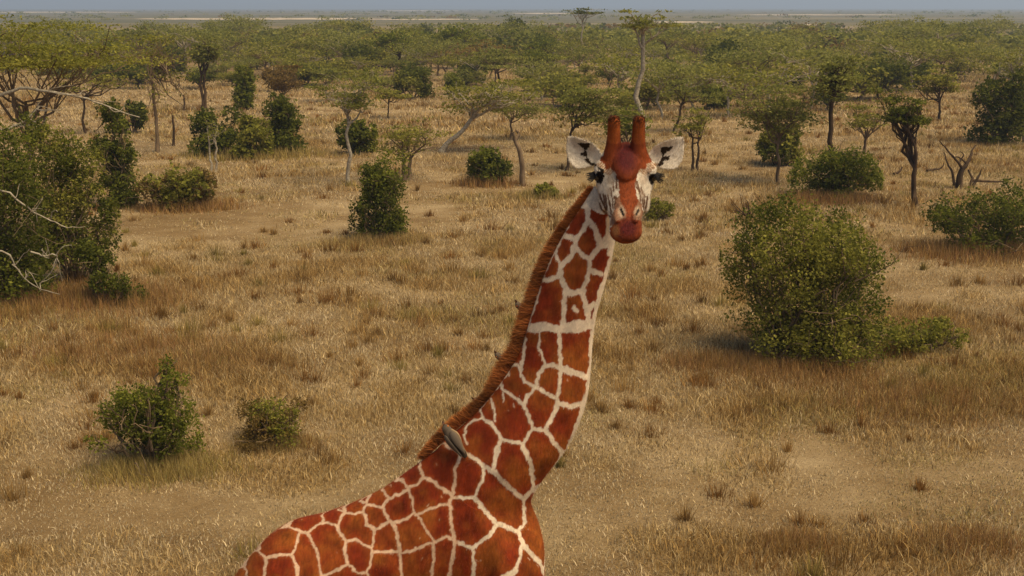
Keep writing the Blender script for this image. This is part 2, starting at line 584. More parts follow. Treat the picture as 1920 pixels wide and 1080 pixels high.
def catmull(P, m):
    P = np.asarray(P, float)
    n = len(P)
    Pe = np.concatenate([[2 * P[0] - P[1]], P, [2 * P[-1] - P[-2]]])
    out = []
    for i in range(n - 1):
        p0, p1, p2, p3 = Pe[i], Pe[i + 1], Pe[i + 2], Pe[i + 3]
        for t in np.arange(m) / m:
            out.append(0.5 * ((2 * p1) + (-p0 + p2) * t + (2 * p0 - 5 * p1 + 4 * p2 - p3) * t * t + (-p0 + 3 * p1 - 3 * p2 + p3) * t ** 3))
    out.append(P[-1])
    return np.array(out)


PHI = np.arange(40) * 2 * math.pi / 40
gparts = []


def sphere(c, r, ax=None):
    """ellipsoid, r = three radii along ax rows"""
    ax = np.eye(3) if ax is None else ax
    r = np.broadcast_to(np.asarray(r, float), (3,))
    rings = []
    for th in np.linspace(0.12, math.pi - 0.12, 14):
        p = np.stack([np.sin(th) * np.cos(PHI[::2]) * r[0], np.sin(th) * np.sin(PHI[::2]) * r[1], np.full(20, np.cos(th) * r[2])], -1)
        rings.append(np.asarray(c) + p @ ax)
    loft(rings[::-1], gparts)


# neck: dorsal and ventral outline as traced
NECK = [((1115, 348), (1164, 420), .115), ((1092, 382), (1155, 445), .115), ((1058, 434), (1149, 482), .118), ((1029, 490), (1134, 540), .125),
        ((1007, 551), (1120, 588), .135), ((989, 609), (1113, 638), .145), ((974, 659), (1109, 693), .160), ((943, 709), (1103, 744), .180),
        ((907, 756), (1088, 793), .205), ((866, 797), (1062, 843), .235), ((820, 838), (1030, 886), .255), ((798, 880), (995, 940), .235), ((795, 930), (955, 1000), .18)]
nk = catmull([np.concatenate([pl(*a), pl(*b), [wd]]) for a, b, wd in NECK], 4)
rings = []
for row in nk:
    a, b, wd = row[:3], row[3:6], row[6]
    c = (a + b) / 2; h = (a - b) / 2 * 0.985
    # throat side rounder, nape side narrower
    s = np.sin(PHI)[:, None]; co = np.cos(PHI)[:, None]
    rings.append(c + h * co + GN * s * wd * (1 - 0.22 * np.clip(co, 0, 1)))
loft(rings, gparts)

# trunk: vertical sections behind one another
TRUNK = [(1020, 1015, .36, .09), (1006, 965, .64, .18), (982, 928, .88, .25), (940, 872, 1.05, .29), (880, 830, 1.16, .30), (820, 843, 1.16, .31), (768, 880, 1.08, .315),
         (715, 918, 1.0, .33), (660, 945, .95, .345), (600, 966, .90, .35), (550, 978, .84, .34), (508, 1002, .76, .31), (475, 1035, .64, .27), (440, 1080, .50, .20), (415, 1130, .30, .10)]
tr = catmull([np.concatenate([pl(x, y), [dp, wd]]) for x, y, dp, wd in TRUNK], 4)
rings = []
for row in tr:
    top, dp, wd = row[:3], row[3], row[4]
    c = top - np.array([0, 0, dp / 2])
    s = np.sin(PHI)[:, None]; co = np.cos(PHI)[:, None]
    rings.append(c + np.array([0, 0, dp / 2]) * co + GN * s * wd * (1 - 0.30 * np.clip(co, 0, 1) ** 2))
loft(rings[::-1], gparts)


def limb(pts, rad):
    P = catmull(np.concatenate([np.asarray(pts, float), np.asarray(rad, float)[:, None]], 1), 4)
    c, r = P[:, :3], P[:, 3]
    t = np.gradient(c, axis=0); t /= np.linalg.norm(t, axis=1, keepdims=True)
    a = np.cross(t, [0, 1.0, 0.02]); a /= np.linalg.norm(a, axis=1, keepdims=True)
    b = np.cross(t, a)
    rg = c[:, None] + r[:, None, None] * (np.cos(PHI[::2])[None, :, None] * a[:, None] + np.sin(PHI[::2])[None, :, None] * b[:, None])
    loft(rg, gparts)


S0 = pl(935, 1000); S0[2] = 0
R0 = pl(500, 1040); R0[2] = 0
feet = []
for sgn in (-1, 1):
    o = S0 + GN * sgn * 0.17
    limb([o + GD * .02 + [0, 0, 2.28], o + GD * .04 + [0, 0, 2.1], o + GD * .0 + [0, 0, 1.75], o - GD * .02 + [0, 0, 1.45], o + GD * .02 + [0, 0, 1.08], o + GD * .02 + [0, 0, .98], o + [0, 0, .6], o - GD * .01 + [0, 0, .2], o + GD * .04 + [0, 0, .1]],
         [.16, .17, .14, .105, .075, .082, .055, .060, .062])
    feet.append(o + GD * .06)
    o = R0 + GN * sgn * 0.16
    limb([o + GD * .08 + [0, 0, 2.1], o + GD * .10 + [0, 0, 1.8], o + GD * .10 + [0, 0, 1.5], o - GD * .02 + [0, 0, 1.2], o - GD * .14 + [0, 0, .98], o - GD * .12 + [0, 0, .85], o - GD * .08 + [0, 0, .5], o - GD * .06 + [0, 0, .2], o - GD * .01 + [0, 0, .1]],
         [.20, .22, .17, .12, .078, .075, .055, .058, .060])
    feet.append(o + GD * .01)

# head in its own frame: HN nose, HU up, HR towards the right of the photograph
NT = pl(1125, 372)
HC = at(1172, 326, NT[1] - 0.17)
nh = np.array([-0.07, -1.0, 0]); nh /= np.linalg.norm(nh)
PT = R(32)
HN = math.cos(PT) * nh - math.sin(PT) * np.array([0, 0, 1.0])
HU = math.sin(PT) * nh + math.cos(PT) * np.array([0, 0, 1.0])
HR = np.cross(HN, HU)
if HR[0] < 0: HR = -HR
ZZ = np.array([0, 0, 1.0])


def hp(t, r, u):
    return HC + HN * t + HR * r + HU * u


HEAD = [(-.20, .065, .030, -.085), (-.17, .105, .060, -.13), (-.11, .135, .095, -.175), (-.04, .150, .110, -.185), (.02, .150, .098, -.175), (.08, .136, .078, -.160),
        (.15, .118, .060, -.140), (.22, .098, .044, -.120), (.29, .082, .034, -.105), (.35, .080, .026, -.095), (.385, .082, .014, -.090), (.412, .076, -.002, -.088), (.434, .060, -.018, -.080), (.446, .034, -.036, -.068)]
hd = catmull(HEAD, 4)
rings = []
for t, wd, tp, bt in hd:
    c = (tp + bt) / 2; hh = (tp - bt) / 2
    s, co = np.sin(PHI), np.cos(PHI)
    nar = 1 - 0.30 * np.clip(co, 0, 1) * np.clip((t + .02) / .1, 0, 1) * np.clip((.42 - t) / .1, 0, 1) - 0.18 * np.clip(-co, 0, 1)
    ex = 0.85 + 0.2 * min(1, max(0, (t - .25) / .1))
    rr = np.sign(s) * np.abs(s) ** ex * wd * nar
    uu = c + np.sign(co) * np.abs(co) ** ex * hh
    rings.append(hp(t, 0, 0)[None] + HR * rr[:, None] + HU * uu[:, None])
loft(rings, gparts)
HAX = np.array([HR, HN, HU])
sphere(hp(-.01, 0, .074), (.074, .15, .043), HAX)                     # bony boss of the forehead
sphere(hp(.375, 0, -.070), (.058, .055, .032), HAX)                     # lower lip
for sg in (-1, 1):
    sphere(hp(.0, sg * .125, .035), (.036, .058, .034), HAX)          # brow
    sphere(hp(.01, sg * .136, .006), (.020, .034, .034), HAX)         # lids
    sphere(hp(.335, sg * .043, .016), (.022, .05, .013), HAX)        # nostril rims
    sphere(hp(.10, sg * .105, -.075), (.026, .10, .05), HAX)          # cheek
    # ossicone
    b0 = hp(-.055, sg * .062, .06)
    dr = HU * 0.90 - HN * 0.40 + HR * sg * 0.01; dr /= np.linalg.norm(dr)
    rg = []
    for s_, r_ in ((0, .062), (.03, .051), (.06, .041), (.10, .035), (.14, .0325), (.17, .032), (.195, .030), (.209, .024), (.216, .011)):
        rg.append(b0 + dr * s_ + r_ * (np.cos(PHI[::2])[:, None] * HR + np.sin(PHI[::2])[:, None] * np.cross(dr, HR)))
    loft(rg, gparts)
    # ear: a cupped leaf
    base = hp(-.10, sg * .110, .006)
    ea = HR * sg * 0.95 + ZZ * 0.30; ea /= np.linalg.norm(ea)
    ew = ZZ * 0.95 - HR * sg * 0.30; ew /= np.linalg.norm(ew)
    en = np.cross(ea, ew)
    if en @ nh < 0: en = -en
    rg = []
    for s_, h_, sh in ((-.02, .020, 0), (.02, .030, 0), (.05, .056, .0), (.085, .073, -.004), (.12, .080, -.006), (.15, .077, -.003), (.178, .066, .006), (.198, .046, .020), (.212, .022, .040), (.217, .008, .050)):
        v = h_ * np.cos(PHI[::2])
        th = 0.0085 * np.sin(PHI[::2])
        cup = -0.9 * (0.03 - v * v / 0.13) * np.clip(s_ / .05, 0, 1) * (1 if h_ > .02 else .4)
        rg.append(base + ea * s_ + ew * (v + sh)[:, None] + en * (th + cup)[:, None])
    loft(rg, gparts)

# tail
limb([R0 - GD * .30 + [0, 0, 1.95], R0 - GD * .38 + [0, 0, 1.7], R0 - GD * .40 + [0, 0, 1.4], R0 - GD * .38 + [0, 0, 1.1]], [.05, .035, .025, .018])

off = 0; AV, AQ, AT = [], [], []
for V, Q, T in gparts:
    AV.append(V); AQ.append(Q + off); AT.append(T + off); off += len(V)
raw = new_mesh('raw', np.concatenate(AV), quad=np.concatenate(AQ), tri=np.concatenate(AT))
bmq = bmesh.new(); bmq.from_mesh(raw)
bmesh.ops.recalc_face_normals(bmq, faces=bmq.faces); bmq.to_mesh(raw); bmq.free()
tmp = bpy.data.objects.new('tmp', raw); COL.objects.link(tmp)
md = tmp.modifiers.new('r', 'REMESH'); md.mode = 'VOXEL'; md.voxel_size = 0.0052
sm = tmp.modifiers.new('s', 'SMOOTH'); sm.factor = 0.5; sm.iterations = 5
bpy.context.view_layer.update()
body_me = bpy.data.meshes.new_from_object(tmp.evaluated_get(bpy.context.evaluated_depsgraph_get()))
bpy.data.objects.remove(tmp); bpy.data.meshes.remove(raw)
body_me.name = 'body'
nv = len(body_me.vertices)
P = np.zeros(nv * 3, np.float32); body_me.vertices.foreach_get('co', P); P = P.reshape(-1, 3).astype(float)
NO = np.zeros(nv * 3, np.float32); body_me.vertices.foreach_get('normal', NO); NO = NO.reshape(-1, 3).astype(float)
# loosen the neck-to-shoulder joint: extra smoothing away from the head
ne = len(body_me.edges)
E = np.zeros(ne * 2, np.int32); body_me.edges.foreach_get('vertices', E); E = E.reshape(-1, 2)
deg = np.bincount(E.ravel(), minlength=nv)[:, None].astype(float)
rel = P - HC
lt, lr, lu = rel @ HN, rel @ HR, rel @ HU
is_head = (np.linalg.norm(rel, axis=1) < 0.62) & (((lt > -0.13) & (lu > -0.215)) | (lu > 0.0))
wsm = np.where(is_head | (P[:, 2] < 1.3), 0.0, 1.0) * np.clip((np.linalg.norm(rel, axis=1) - .2) / .4, 0, 1)
def relax(P, wgt, n):
    used = np.zeros(nv, bool); used[wgt > 0] = True
    e = E[used[E[:, 0]] | used[E[:, 1]]]
    ids, inv = np.unique(e, return_inverse=True)
    inv = inv.reshape(-1, 2); m = len(ids)
    Q = P[ids].copy(); dg = np.bincount(inv.ravel(), minlength=m)[:, None].astype(float); ww = (0.6 * wgt[ids])[:, None]
    for _ in range(n):
        acc = np.stack([np.bincount(inv[:, 0], Q[inv[:, 1], c], m) + np.bincount(inv[:, 1], Q[inv[:, 0], c], m) for c in range(3)], -1)
        Q += (acc / dg - Q) * ww
    P[ids] = Q


relax(P, wsm, 40)
jd = np.minimum.reduce([np.linalg.norm(P - (pl(x, y) + GN * k), axis=1) for x, y in ((960, 940), (900, 945), (850, 930), (1000, 950)) for k in (-.22, .22, 0)])
relax(P, np.clip(1.6 - jd / .22, 0, 1) * (wsm > 0), 500)
# faint muscle and shoulder-blade relief
def relief(c, r, amt):
    d = np.linalg.norm(P - c, axis=1) / r
    return amt * np.exp(-d * d * 2)
for sgn in (-1, 1):
    for (x, y, dep, r_, a_) in ((905, 930, .30, .28, .022), (960, 1010, .24, .16, .016), (880, 1060, .31, .22, -.012), (700, 1010, .33, .25, .012), (540, 1040, .3, .25, .02), (1010, 880, .16, .10, -.010)):
        c = pl(x, y) + GN * dep * sgn
        P += NO * relief(c, r_, a_)[:, None] * (wsm > 0)[:, None]
def relief_line(pts, dep, r, amt):
    for sgn in (-1, 1):
        A_ = [pl(x, y) + GN * dep * sgn for x, y in pts]
        dmin = np.full(nv, 9.0)
        for a, b in zip(A_[:-1], A_[1:]):
            ab = b - a
            t = np.clip((P - a) @ ab / (ab @ ab), 0, 1)
            dmin = np.minimum(dmin, np.linalg.norm(P - a - t[:, None] * ab, axis=1))
        P[:] = P + NO * (amt * np.exp(-(dmin / r) ** 2) * (wsm > 0))[:, None]


relief_line([(920, 850), (955, 885), (995, 930)], -.24, .035, -.012)
relief_line([(1000, 845), (1010, 890), (1002, 930)], -.20, .03, -.010)
relief_line([(880, 900), (930, 960), (960, 1060)], -.28, .05, .014)
relief_line([(1062, 560), (1058, 660), (1046, 780), (1010, 880)], -.13, .035, -.008)
relief_line([(1020, 600), (1003, 690), (960, 790)], -.14, .05, .008)
relief_line([(700, 930), (770, 1000), (800, 1080)], -.32, .06, -.010)
relief_line([(985, 960), (1000, 1000), (1006, 1080)], -.18, .03, -.012)
body_me.vertices.foreach_set('co', P.astype(np.float32).ravel()); body_me.update()
body_me.vertices.foreach_get('normal', (NO2 := np.zeros(nv * 3, np.float32))); NO = NO2.reshape(-1, 3).astype(float)


# --- coat: white seams between liver-red patches, traced as polylines (zoom origin, scale, seam width in photo pixels)
def zl(x0, y0, s, items):
    out = []
    for wd, pts in items:
        q = np.array(pts, float) / s + np.array([x0, y0])
        out.append((wd, q))
    return out


SEAMS = []
SEAMS += zl(700, 840, 4.5, [
    (5, [(470, -40), (440, 0), (400, 90), (395, 170), (425, 250)]), (6, [(425, 250), (370, 310), (300, 335), (290, 360)]),
    (5, [(295, 350), (240, 270), (215, 260), (190, 270)]), (6, [(295, 355), (200, 395), (130, 425), (80, 490)]), (5, [(130, 425), (100, 370), (70, 340), (30, 330)]),
    (5, [(295, 355), (330, 430), (345, 550)]), (5, [(345, 550), (290, 590), (190, 630), (150, 625)]), (5, [(80, 490), (110, 570), (150, 620)]),
    (5, [(150, 620), (90, 650), (20, 690), (0, 770), (-10, 880)]), (6, [(150, 620), (190, 680), (215, 800), (225, 870), (235, 960), (240, 1180)]),
    (4, [(360, 560), (380, 580), (440, 670), (510, 780)]), (5, [(360, 570), (480, 510), (580, 480), (645, 475)]),
    (6, [(425, 250), (490, 270), (560, 330), (640, 380), (665, 415)]), (6, [(665, 415), (690, 290), (690, 180), (735, 60), (720, 30), (650, 0), (580, -50)]),
    (7, [(665, 420), (780, 420), (850, 415), (865, 430)]), (6, [(860, 425), (880, 340), (920, 270), (935, 180), (955, 165)]),
    (7, [(955, 165), (890, 110), (790, 50)]), (9, [(955, 160), (1010, 190), (1090, 280), (1200, 380), (1270, 430)]),
    (7, [(1010, 190), (1040, 80), (1060, 0)]), (8, [(1270, 430), (1350, 350)]), (8, [(1350, 355), (1345, 240), (1330, 120), (1260, 0)]),
    (6, [(1350, 355), (1440, 290), (1530, 190)]), (12, [(1350, 350), (1420, 390), (1450, 450)]), (6, [(1270, 430), (1270, 530), (1280, 620), (1225, 710)]),
    (8, [(860, 425), (940, 530), (1030, 630), (1130, 670), (1225, 710)]), (8, [(1225, 710), (1260, 810), (1350, 910), (1410, 970), (1450, 1060), (1460, 1150)]),
    (6, [(1255, 820), (1240, 920), (1200, 1020)]), (12, [(1200, 1030), (1170, 1060), (1090, 1090), (1060, 1150)]), (8, [(1045, 640), (980, 740), (900, 790), (840, 845)]),
    (7, [(840, 845), (760, 810), (685, 785)]), (7, [(680, 780), (660, 650), (655, 550), (648, 470), (662, 420)]), (6, [(680, 780), (620, 750), (540, 775), (500, 800), (400, 830), (300, 870), (240, 885)]),
    (5, [(225, 870), (120, 872), (0, 880)]), (6, [(505, 800), (515, 920), (490, 1080), (480, 1180)]), (7, [(685, 785), (680, 880), (640, 1080), (630, 1180)]), (7, [(840, 845), (848, 960), (845, 1180)]),
])
SEAMS += zl(420, 880, 5.4, [
    (5, [(660, 570), (685, 480)]), (6, [(660, 572), (540, 600), (460, 640), (370, 740), (345, 815)]), (5, [(660, 575), (770, 625), (850, 640)]),
    (5, [(850, 640), (950, 560), (1030, 540), (1150, 565)]), (5, [(1005, 530), (985, 425)]), (5, [(1150, 570), (1190, 470), (1225, 445)]), (6, [(1225, 445), (1210, 345)]),
    (4, [(1225, 440), (1100, 378), (980, 425)]), (5, [(1225, 445), (1330, 448), (1410, 430), (1440, 360), (1470, 260), (1490, 225)]), (4, [(1440, 345), (1320, 308)]),
    (5, [(1440, 360), (1560, 370), (1600, 390)]), (6, [(1415, 435), (1450, 560), (1530, 610)]), (5, [(1530, 610), (1600, 570), (1680, 530)]),
    (5, [(1530, 610), (1510, 740), (1500, 800), (1490, 900), (1450, 1040), (1360, 1050), (1260, 965)]), (5, [(1500, 790), (1420, 760), (1340, 710), (1235, 735)]),
    (6, [(1150, 570), (1170, 640), (1230, 735), (1220, 820), (1260, 960)]), (6, [(1255, 960), (1150, 1015), (1050, 1070), (1000, 1080)]), (5, [(850, 640), (900, 740), (950, 860), (970, 1000), (1000, 1200)]),
    (5, [(770, 630), (720, 800), (690, 860)]), (6, [(690, 865), (550, 868), (430, 900)]), (5, [(425, 900), (350, 830), (345, 810)]), (5, [(345, 815), (280, 840), (220, 920), (215, 970), (250, 1200)]),
    (6, [(425, 900), (395, 1200)]), (6, [(690, 860), (740, 990), (735, 1200)]), (6, [(215, 970), (130, 1000), (60, 1080), (20, 1150)]), (5, [(1450, 1040), (1500, 1200)]),
])
SEAMS += zl(960, 380, 4.5, [
    (10, [(650, -50), (635, 60), (640, 170)]), (8, [(640, 150), (560, 290)]), (11, [(430, 265), (535, 308)]), (11, [(635, 130), (705, 220), (740, 340)]), (8, [(640, 10), (760, 10)]),
    (13, [(830, 130), (815, 290), (770, 340)]), (17, [(745, 350), (850, 340)]), (12, [(845, 280), (830, 430)]), (9, [(548, 290), (535, 370), (580, 430), (650, 480)]), (10, [(655, 475), (735, 370)]),
    (8, [(520, 370), (500, 440), (425, 520)]), (6, [(420, 285), (372, 390), (378, 470), (420, 530)]), (9, [(415, 520), (405, 600), (380, 625), (300, 650), (240, 655)]),
    (10, [(405, 590), (430, 680), (460, 745)]), (10, [(425, 520), (490, 460), (545, 385)]), (9, [(652, 475), (655, 560), (635, 650), (595, 740)]), (10, [(655, 565), (750, 605)]),
    (12, [(450, 750), (520, 762), (600, 740)]), (8, [(630, 650), (598, 740), (615, 840), (640, 900)]), (11, [(640, 905), (690, 860)]), (9, [(445, 740), (438, 900), (430, 1030)]),
    (11, [(140, 1050), (270, 1030), (380, 1065), (440, 1035)]), (13, [(430, 1040), (520, 1022), (680, 1015)]), (10, [(590, 760), (630, 900), (655, 1040)]), (6, [(240, 650), (215, 800), (170, 930), (130, 1045)]),
    (4, [(535, 900), (525, 870)]), (7, [(520, 890), (545, 915)]), (3, [(550, 50), (440, 260)]), (3, [(330, 420), (230, 660)]),
])
SEAMS += zl(900, 600, 4.154, [
    (13, [(370, 60), (450, 75), (520, 62), (620, 72), (740, 75), (870, 45)]), (6, [(352, 90), (345, 220), (328, 330), (320, 420), (350, 480), (430, 520)]), (5, [(465, 90), (460, 200), (490, 310), (510, 350)]),
    (7, [(610, 80), (622, 240), (632, 370)]), (8, [(440, 510), (460, 420), (500, 360), (570, 348), (635, 370)]), (13, [(640, 375), (720, 405), (840, 450)]), (7, [(632, 370), (620, 500), (600, 620)]),
    (8, [(435, 520), (520, 572), (600, 612)]), (10, [(605, 640), (700, 672), (815, 645)]), (8, [(605, 620), (590, 700), (540, 800), (505, 855)]), (8, [(435, 525), (370, 590), (345, 655)]),
    (6, [(345, 660), (260, 600), (180, 540), (160, 490)]), (5, [(160, 490), (220, 400), (250, 352), (300, 352), (320, 420)]), (7, [(345, 655), (370, 740), (410, 840), (510, 858)]),
    (9, [(510, 858), (560, 930), (640, 1030), (690, 1070)]), (7, [(405, 850), (370, 920), (330, 962), (170, 930), (120, 850), (80, 800), (30, 765)]), (5, [(115, 790), (110, 700), (90, 610)]),
    (7, [(330, 960), (370, 1050), (395, 1100)]), (7, [(165, 930), (130, 1000), (112, 1090)]), (4, [(20, 765), (5, 690)]), (4, [(30, 765), (-60, 785), (-110, 830), (-120, 900), (-100, 960)]),
    (3, [(220, 400), (225, 440)]), (3, [(185, 570), (185, 640)]),
])
SEAMS += zl(1080, 330, 7.716, [(8, [(110, 430), (340, 435)]), (8, [(90, 430), (180, 300), (300, 130)])])
SEAMS = [(w_ * (1.0 if len(q_) and q_[:, 1].mean() < 600 else .96), q_) for w_, q_ in SEAMS]
SEAMS += zl(0, 0, 1, [(11, [(1156, 430), (1150, 470), (1143, 500), (1128, 545), (1117, 590), (1111, 640), (1108, 690), (1101, 740), (1086, 790), (1066, 840), (1036, 885), (1014, 918)]),
                      (4, [(1096, 372), (1070, 412), (1040, 472), (1013, 530), (998, 580), (980, 640), (958, 690), (930, 728), (905, 760), (876, 780)])])

_f = np.random.default_rng(123)
for _ in range(46):
    x_, y_ = _f.uniform(560, 1090), _f.uniform(640, 1080)
    a_ = _f.uniform(.6, 2.2); l_ = _f.uniform(1.5, 6)
    SEAMS.append((_f.uniform(.2, 1.3), np.array([(x_, y_), (x_ + math.cos(a_) * l_, y_ + math.sin(a_) * l_)])))
# visibility: use this flank, or the mirrored one for the far flank
view = P - CAMP; view /= np.linalg.norm(view, axis=1, keepdims=True)
f1 = -(NO * view).sum(1)
dist = (P - GP0) @ GN
PM = P - 2 * dist[:, None] * GN
NM = NO - 2 * (NO @ GN)[:, None] * GN
vm = PM - CAMP; vm /= np.linalg.norm(vm, axis=1, keepdims=True)
f2 = -(NM * vm).sum(1)
use_m = (dist > 0) & (f2 > f1)
PP = np.where(use_m[:, None], PM, P)
PX, PY = proj(PP)
jit = smooth_noise(21); jit2 = smooth_noise(22); jit3 = smooth_noise(23)
JX = PX + 3.2 * (fbm(jit, PX / 7.0, PY / 7.0, 3) - .5) * 2
JY = PY + 3.2 * (fbm(jit2, PX / 7.0, PY / 7.0, 3) - .5) * 2


def seamdist(X, Y, seams):
    """signed distance in pixels beyond the seam's half width"""
    D = np.full(len(X), 99.0)
    for wd, q in seams:
        for a, b in zip(q[:-1], q[1:]):
            m = 14
            sel = np.where((X > min(a[0], b[0]) - m) & (X < max(a[0], b[0]) + m) & (Y > min(a[1], b[1]) - m) & (Y < max(a[1], b[1]) + m))[0]
            if not len(sel): continue
            ab = b - a
            t = np.clip(((X[sel] - a[0]) * ab[0] + (Y[sel] - a[1]) * ab[1]) / (ab @ ab + 1e-9), 0, 1)
            d = np.hypot(X[sel] - a[0] - t * ab[0], Y[sel] - a[1] - t * ab[1]) - wd / 2
            D[sel] = np.minimum(D[sel], d)
    return D


SD = seamdist(JX, JY, SEAMS)
brown_f = np.clip(SD / 1.6 + 0.5, 0, 1)
# lower body and legs: own patches
g = np.random.default_rng(3)
low = np.where((PY > 1086) | (PX < 425))[0]
pick = low[g.permutation(len(low))]
seeds, sz = [], []
cell = {}
for i in pick[:26000]:
    p = P[i]
    rr = 0.165 if p[2] > 1.5 else (0.12 if p[2] > .8 else .085)
    key = tuple((p / 0.2).astype(int))
    ok = True
    for dx in (-1, 0, 1):
        for dy in (-1, 0, 1):
            for dz in (-1, 0, 1):
                for q in cell.get((key[0] + dx, key[1] + dy, key[2] + dz), ()):
                    if np.sum((q - p) ** 2) < rr * rr: ok = False
    if ok:
        cell.setdefault(key, []).append(p); seeds.append(p)
kd = kdtree.KDTree(len(seeds))
for i, s_ in enumerate(seeds): kd.insert(s_, i)
kd.balance()
wob = np.stack([fbm(jit, P[low, 0] * 9, P[low, 2] * 9, 2), fbm(jit2, P[low, 1] * 9, P[low, 2] * 9, 2), fbm(jit3, P[low, 0] * 9, P[low, 1] * 9, 2)], -1) - .5
for i, wv in zip(low, wob):
    (c1, i1, d1), (c2, i2, d2) = kd.find_n(P[i] + wv * 0.06, 2)
    gap = (d2 - d1) * 0.5
    lim = .010 + .010 * max(0, min(1, (1.6 - P[i, 2]) / .8)) + (0.03 if P[i, 2] < .75 else 0)
    brown_f[i] = max(0, min(1, (gap - lim) / .004 + .5))
WHITE = np.array([0.76, 0.60, 0.42]); BR1 = np.array([0.225, 0.031, 0.008]); BR2 = np.array([0.34, 0.10, 0.016])
og = np.clip((fbm(jit3, PX / 42 + 3, PY / 42, 3) - .40) * 3.0, 0, 1)
fs = fbm(jit, PX / 2.2 + PY / 30, PY / 9 + 5, 2)
og = np.maximum(og * 0.75, np.clip(1 - SD / 7, 0, 1) * 0.35 * np.clip((1200 - PX) / 300, 0, 1))
og = np.clip(og + np.clip((PX - 1050) / 60, 0, 1) * np.clip((PY - 620) / 60, 0, 1) * .5, 0, 1)
COATB = (BR1 + (BR2 - BR1) * og[:, None]) * (.72 + .56 * fs)[:, None]
deep = np.clip(SD / 14, 0, 1) * np.clip((fbm(jit2, PX / 30, PY / 30 + 9, 2) - .35) * 2, 0, 1)
COATB = COATB * (1 - .42 * deep[:, None])
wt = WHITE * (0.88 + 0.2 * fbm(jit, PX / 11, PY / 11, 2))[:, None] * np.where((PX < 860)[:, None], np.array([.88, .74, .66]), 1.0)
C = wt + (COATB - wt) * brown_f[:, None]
# underside of the belly paler
bel = np.clip((-NO[:, 2] - .75) / .2, 0, 1) * (P[:, 2] > 1.5) * (PY > 1086)
C = C + (WHITE - C) * bel[:, None] * .8

# --- face markings
def inpoly(X, Y, poly):
    poly = np.asarray(poly, float); r = np.zeros(len(X), bool); j = len(poly) - 1
    for i in range(len(poly)):
        xi, yi = poly[i]; xj, yj = poly[j]
        with np.errstate(divide='ignore', invalid='ignore'):
            r ^= ((yi > Y) != (yj > Y)) & (X < (xj - xi) * (Y - yi) / (yj - yi + 1e-12) + xi)
        j = i
    return r


H_ = np.where(is_head)[0]
hx, hy = proj(P[H_])
front = f1[H_] > -0.05
jx = hx + 1.2 * (fbm(jit, hx / 3, hy / 3, 2) - .5) * 2; jy = hy + 1.2 * (fbm(jit2, hx / 3, hy / 3, 2) - .5) * 2
z1 = lambda pts: np.array(pts, float) / 3.857 + np.array([1030, 200])
z2 = lambda pts: np.array(pts, float) / 7.716 + np.array([1080, 330])
z3 = lambda pts: np.array(pts, float) / 7.111 + np.array([1040, 210])
hc = np.tile(np.array([0.60, 0.515, 0.40]), (len(H_), 1))
FB = np.array([0.21, 0.045, 0.012]); FD = np.array([0.075, 0.011, 0.013]); DK = np.array([0.012, 0.008, 0.006]); TAN = np.array([0.27, 0.13, 0.05])


def paint(mask, c, soft=None):
    k = (mask.astype(float) if soft is None else soft)[:, None]
    hc[:] = hc + (np.asarray(c) - hc) * k


ossi = (lu[H_] > .125) | ((lu[H_] > .06) & (np.abs(lr[H_]) < .105) & (lt[H_] < .04))
for sx, poly in ((0, [(330, 420), (430, 370), (480, 470), (430, 500), (350, 440)]), (1, [(790, 420), (690, 370), (640, 470), (700, 500), (770, 440)])):
    pm = inpoly(jx, jy, z1(poly))
    paint(pm, TAN, pm * (0.35 + 0.65 * (np.sin((hx * (0.75 if sx == 0 else -0.75) + hy * 0.8) * 1.5) > 0)))
# stripes on cheeks
ST_L = [(w_ * 1.35, q_) for w_, q_ in zl(1080, 330, 7.716, [(2.6, [(345, 280), (380, 370), (430, 480), (450, 560)]), (2.6, [(340, 400), (370, 480), (430, 550), (500, 590)]), (2.4, [(425, 280), (440, 400), (445, 500)]), (2.6, [(478, 360), (500, 470), (512, 560)]), (2.4, [(530, 330), (535, 470)]),
                             (3.5, [(575, 360), (568, 440), (575, 560)]), (2.2, [(885, 170), (930, 270), (932, 370)]), (2.2, [(985, 270), (988, 400), (985, 480)]), (2.4, [(1030, 300), (1010, 480)]), (3, [(590, 0), (585, 180)]), (2.2, [(535, 90), (545, 220)]), (2.2, [(880, 80), (925, 220)]), (2, [(960, 330), (970, 440)]),
                             (4, [(560, 310), (590, 330)]), (2.2, [(395, 270), (410, 330), (415, 420)]), (2.0, [(462, 280), (470, 340)]), (2.2, [(945, 160), (965, 260), (1000, 300)]), (2.0, [(940, 400), (950, 480)]), (2.0, [(500, 180), (520, 300)]), (1.6, [(622, 20), (615, 180)]), (1.6, [(862, 20), (870, 160)])])]
sdl = seamdist(jx, jy, ST_L)
paint(sdl < 0, np.array([0.13, 0.06, 0.03]), np.clip(.5 - sdl / 1.0, 0, 1) * front)
snout = inpoly(jx, jy, z1([(505, 640), (480, 690), (470, 740), (448, 800), (436, 860), (700, 860), (690, 800), (676, 750), (664, 700), (640, 670)]))
paint(snout & front, (.27, .135, .075))
band = inpoly(jx, jy, z1([(380, 60), (720, 60), (715, 340), (745, 400), (690, 420), (650, 460), (632, 500), (620, 560), (632, 650), (645, 690), (606, 760), (608, 815), (660, 825), (694, 880), (700, 1010), (440, 1010), (440, 880), (490, 825), (550, 815), (560, 760), (515, 690), (508, 640), (503, 560), (488, 490), (450, 450), (400, 420), (360, 390), (395, 340)]))
paint((band & front) | ossi | ((lt[H_] > .30) & (lu[H_] < -.045)), FB)
def ell(cx, cy, rx, ry, p=1.5):
    d = np.hypot((hx - cx) / rx, (hy - cy) / ry)
    return np.clip((1 - d) * p, 0, 1)
c0 = z1([(555, 370)])[0]; paint(None, FD, ell(c0[0], c0[1], 30, 44, 1.6) * front * .9)
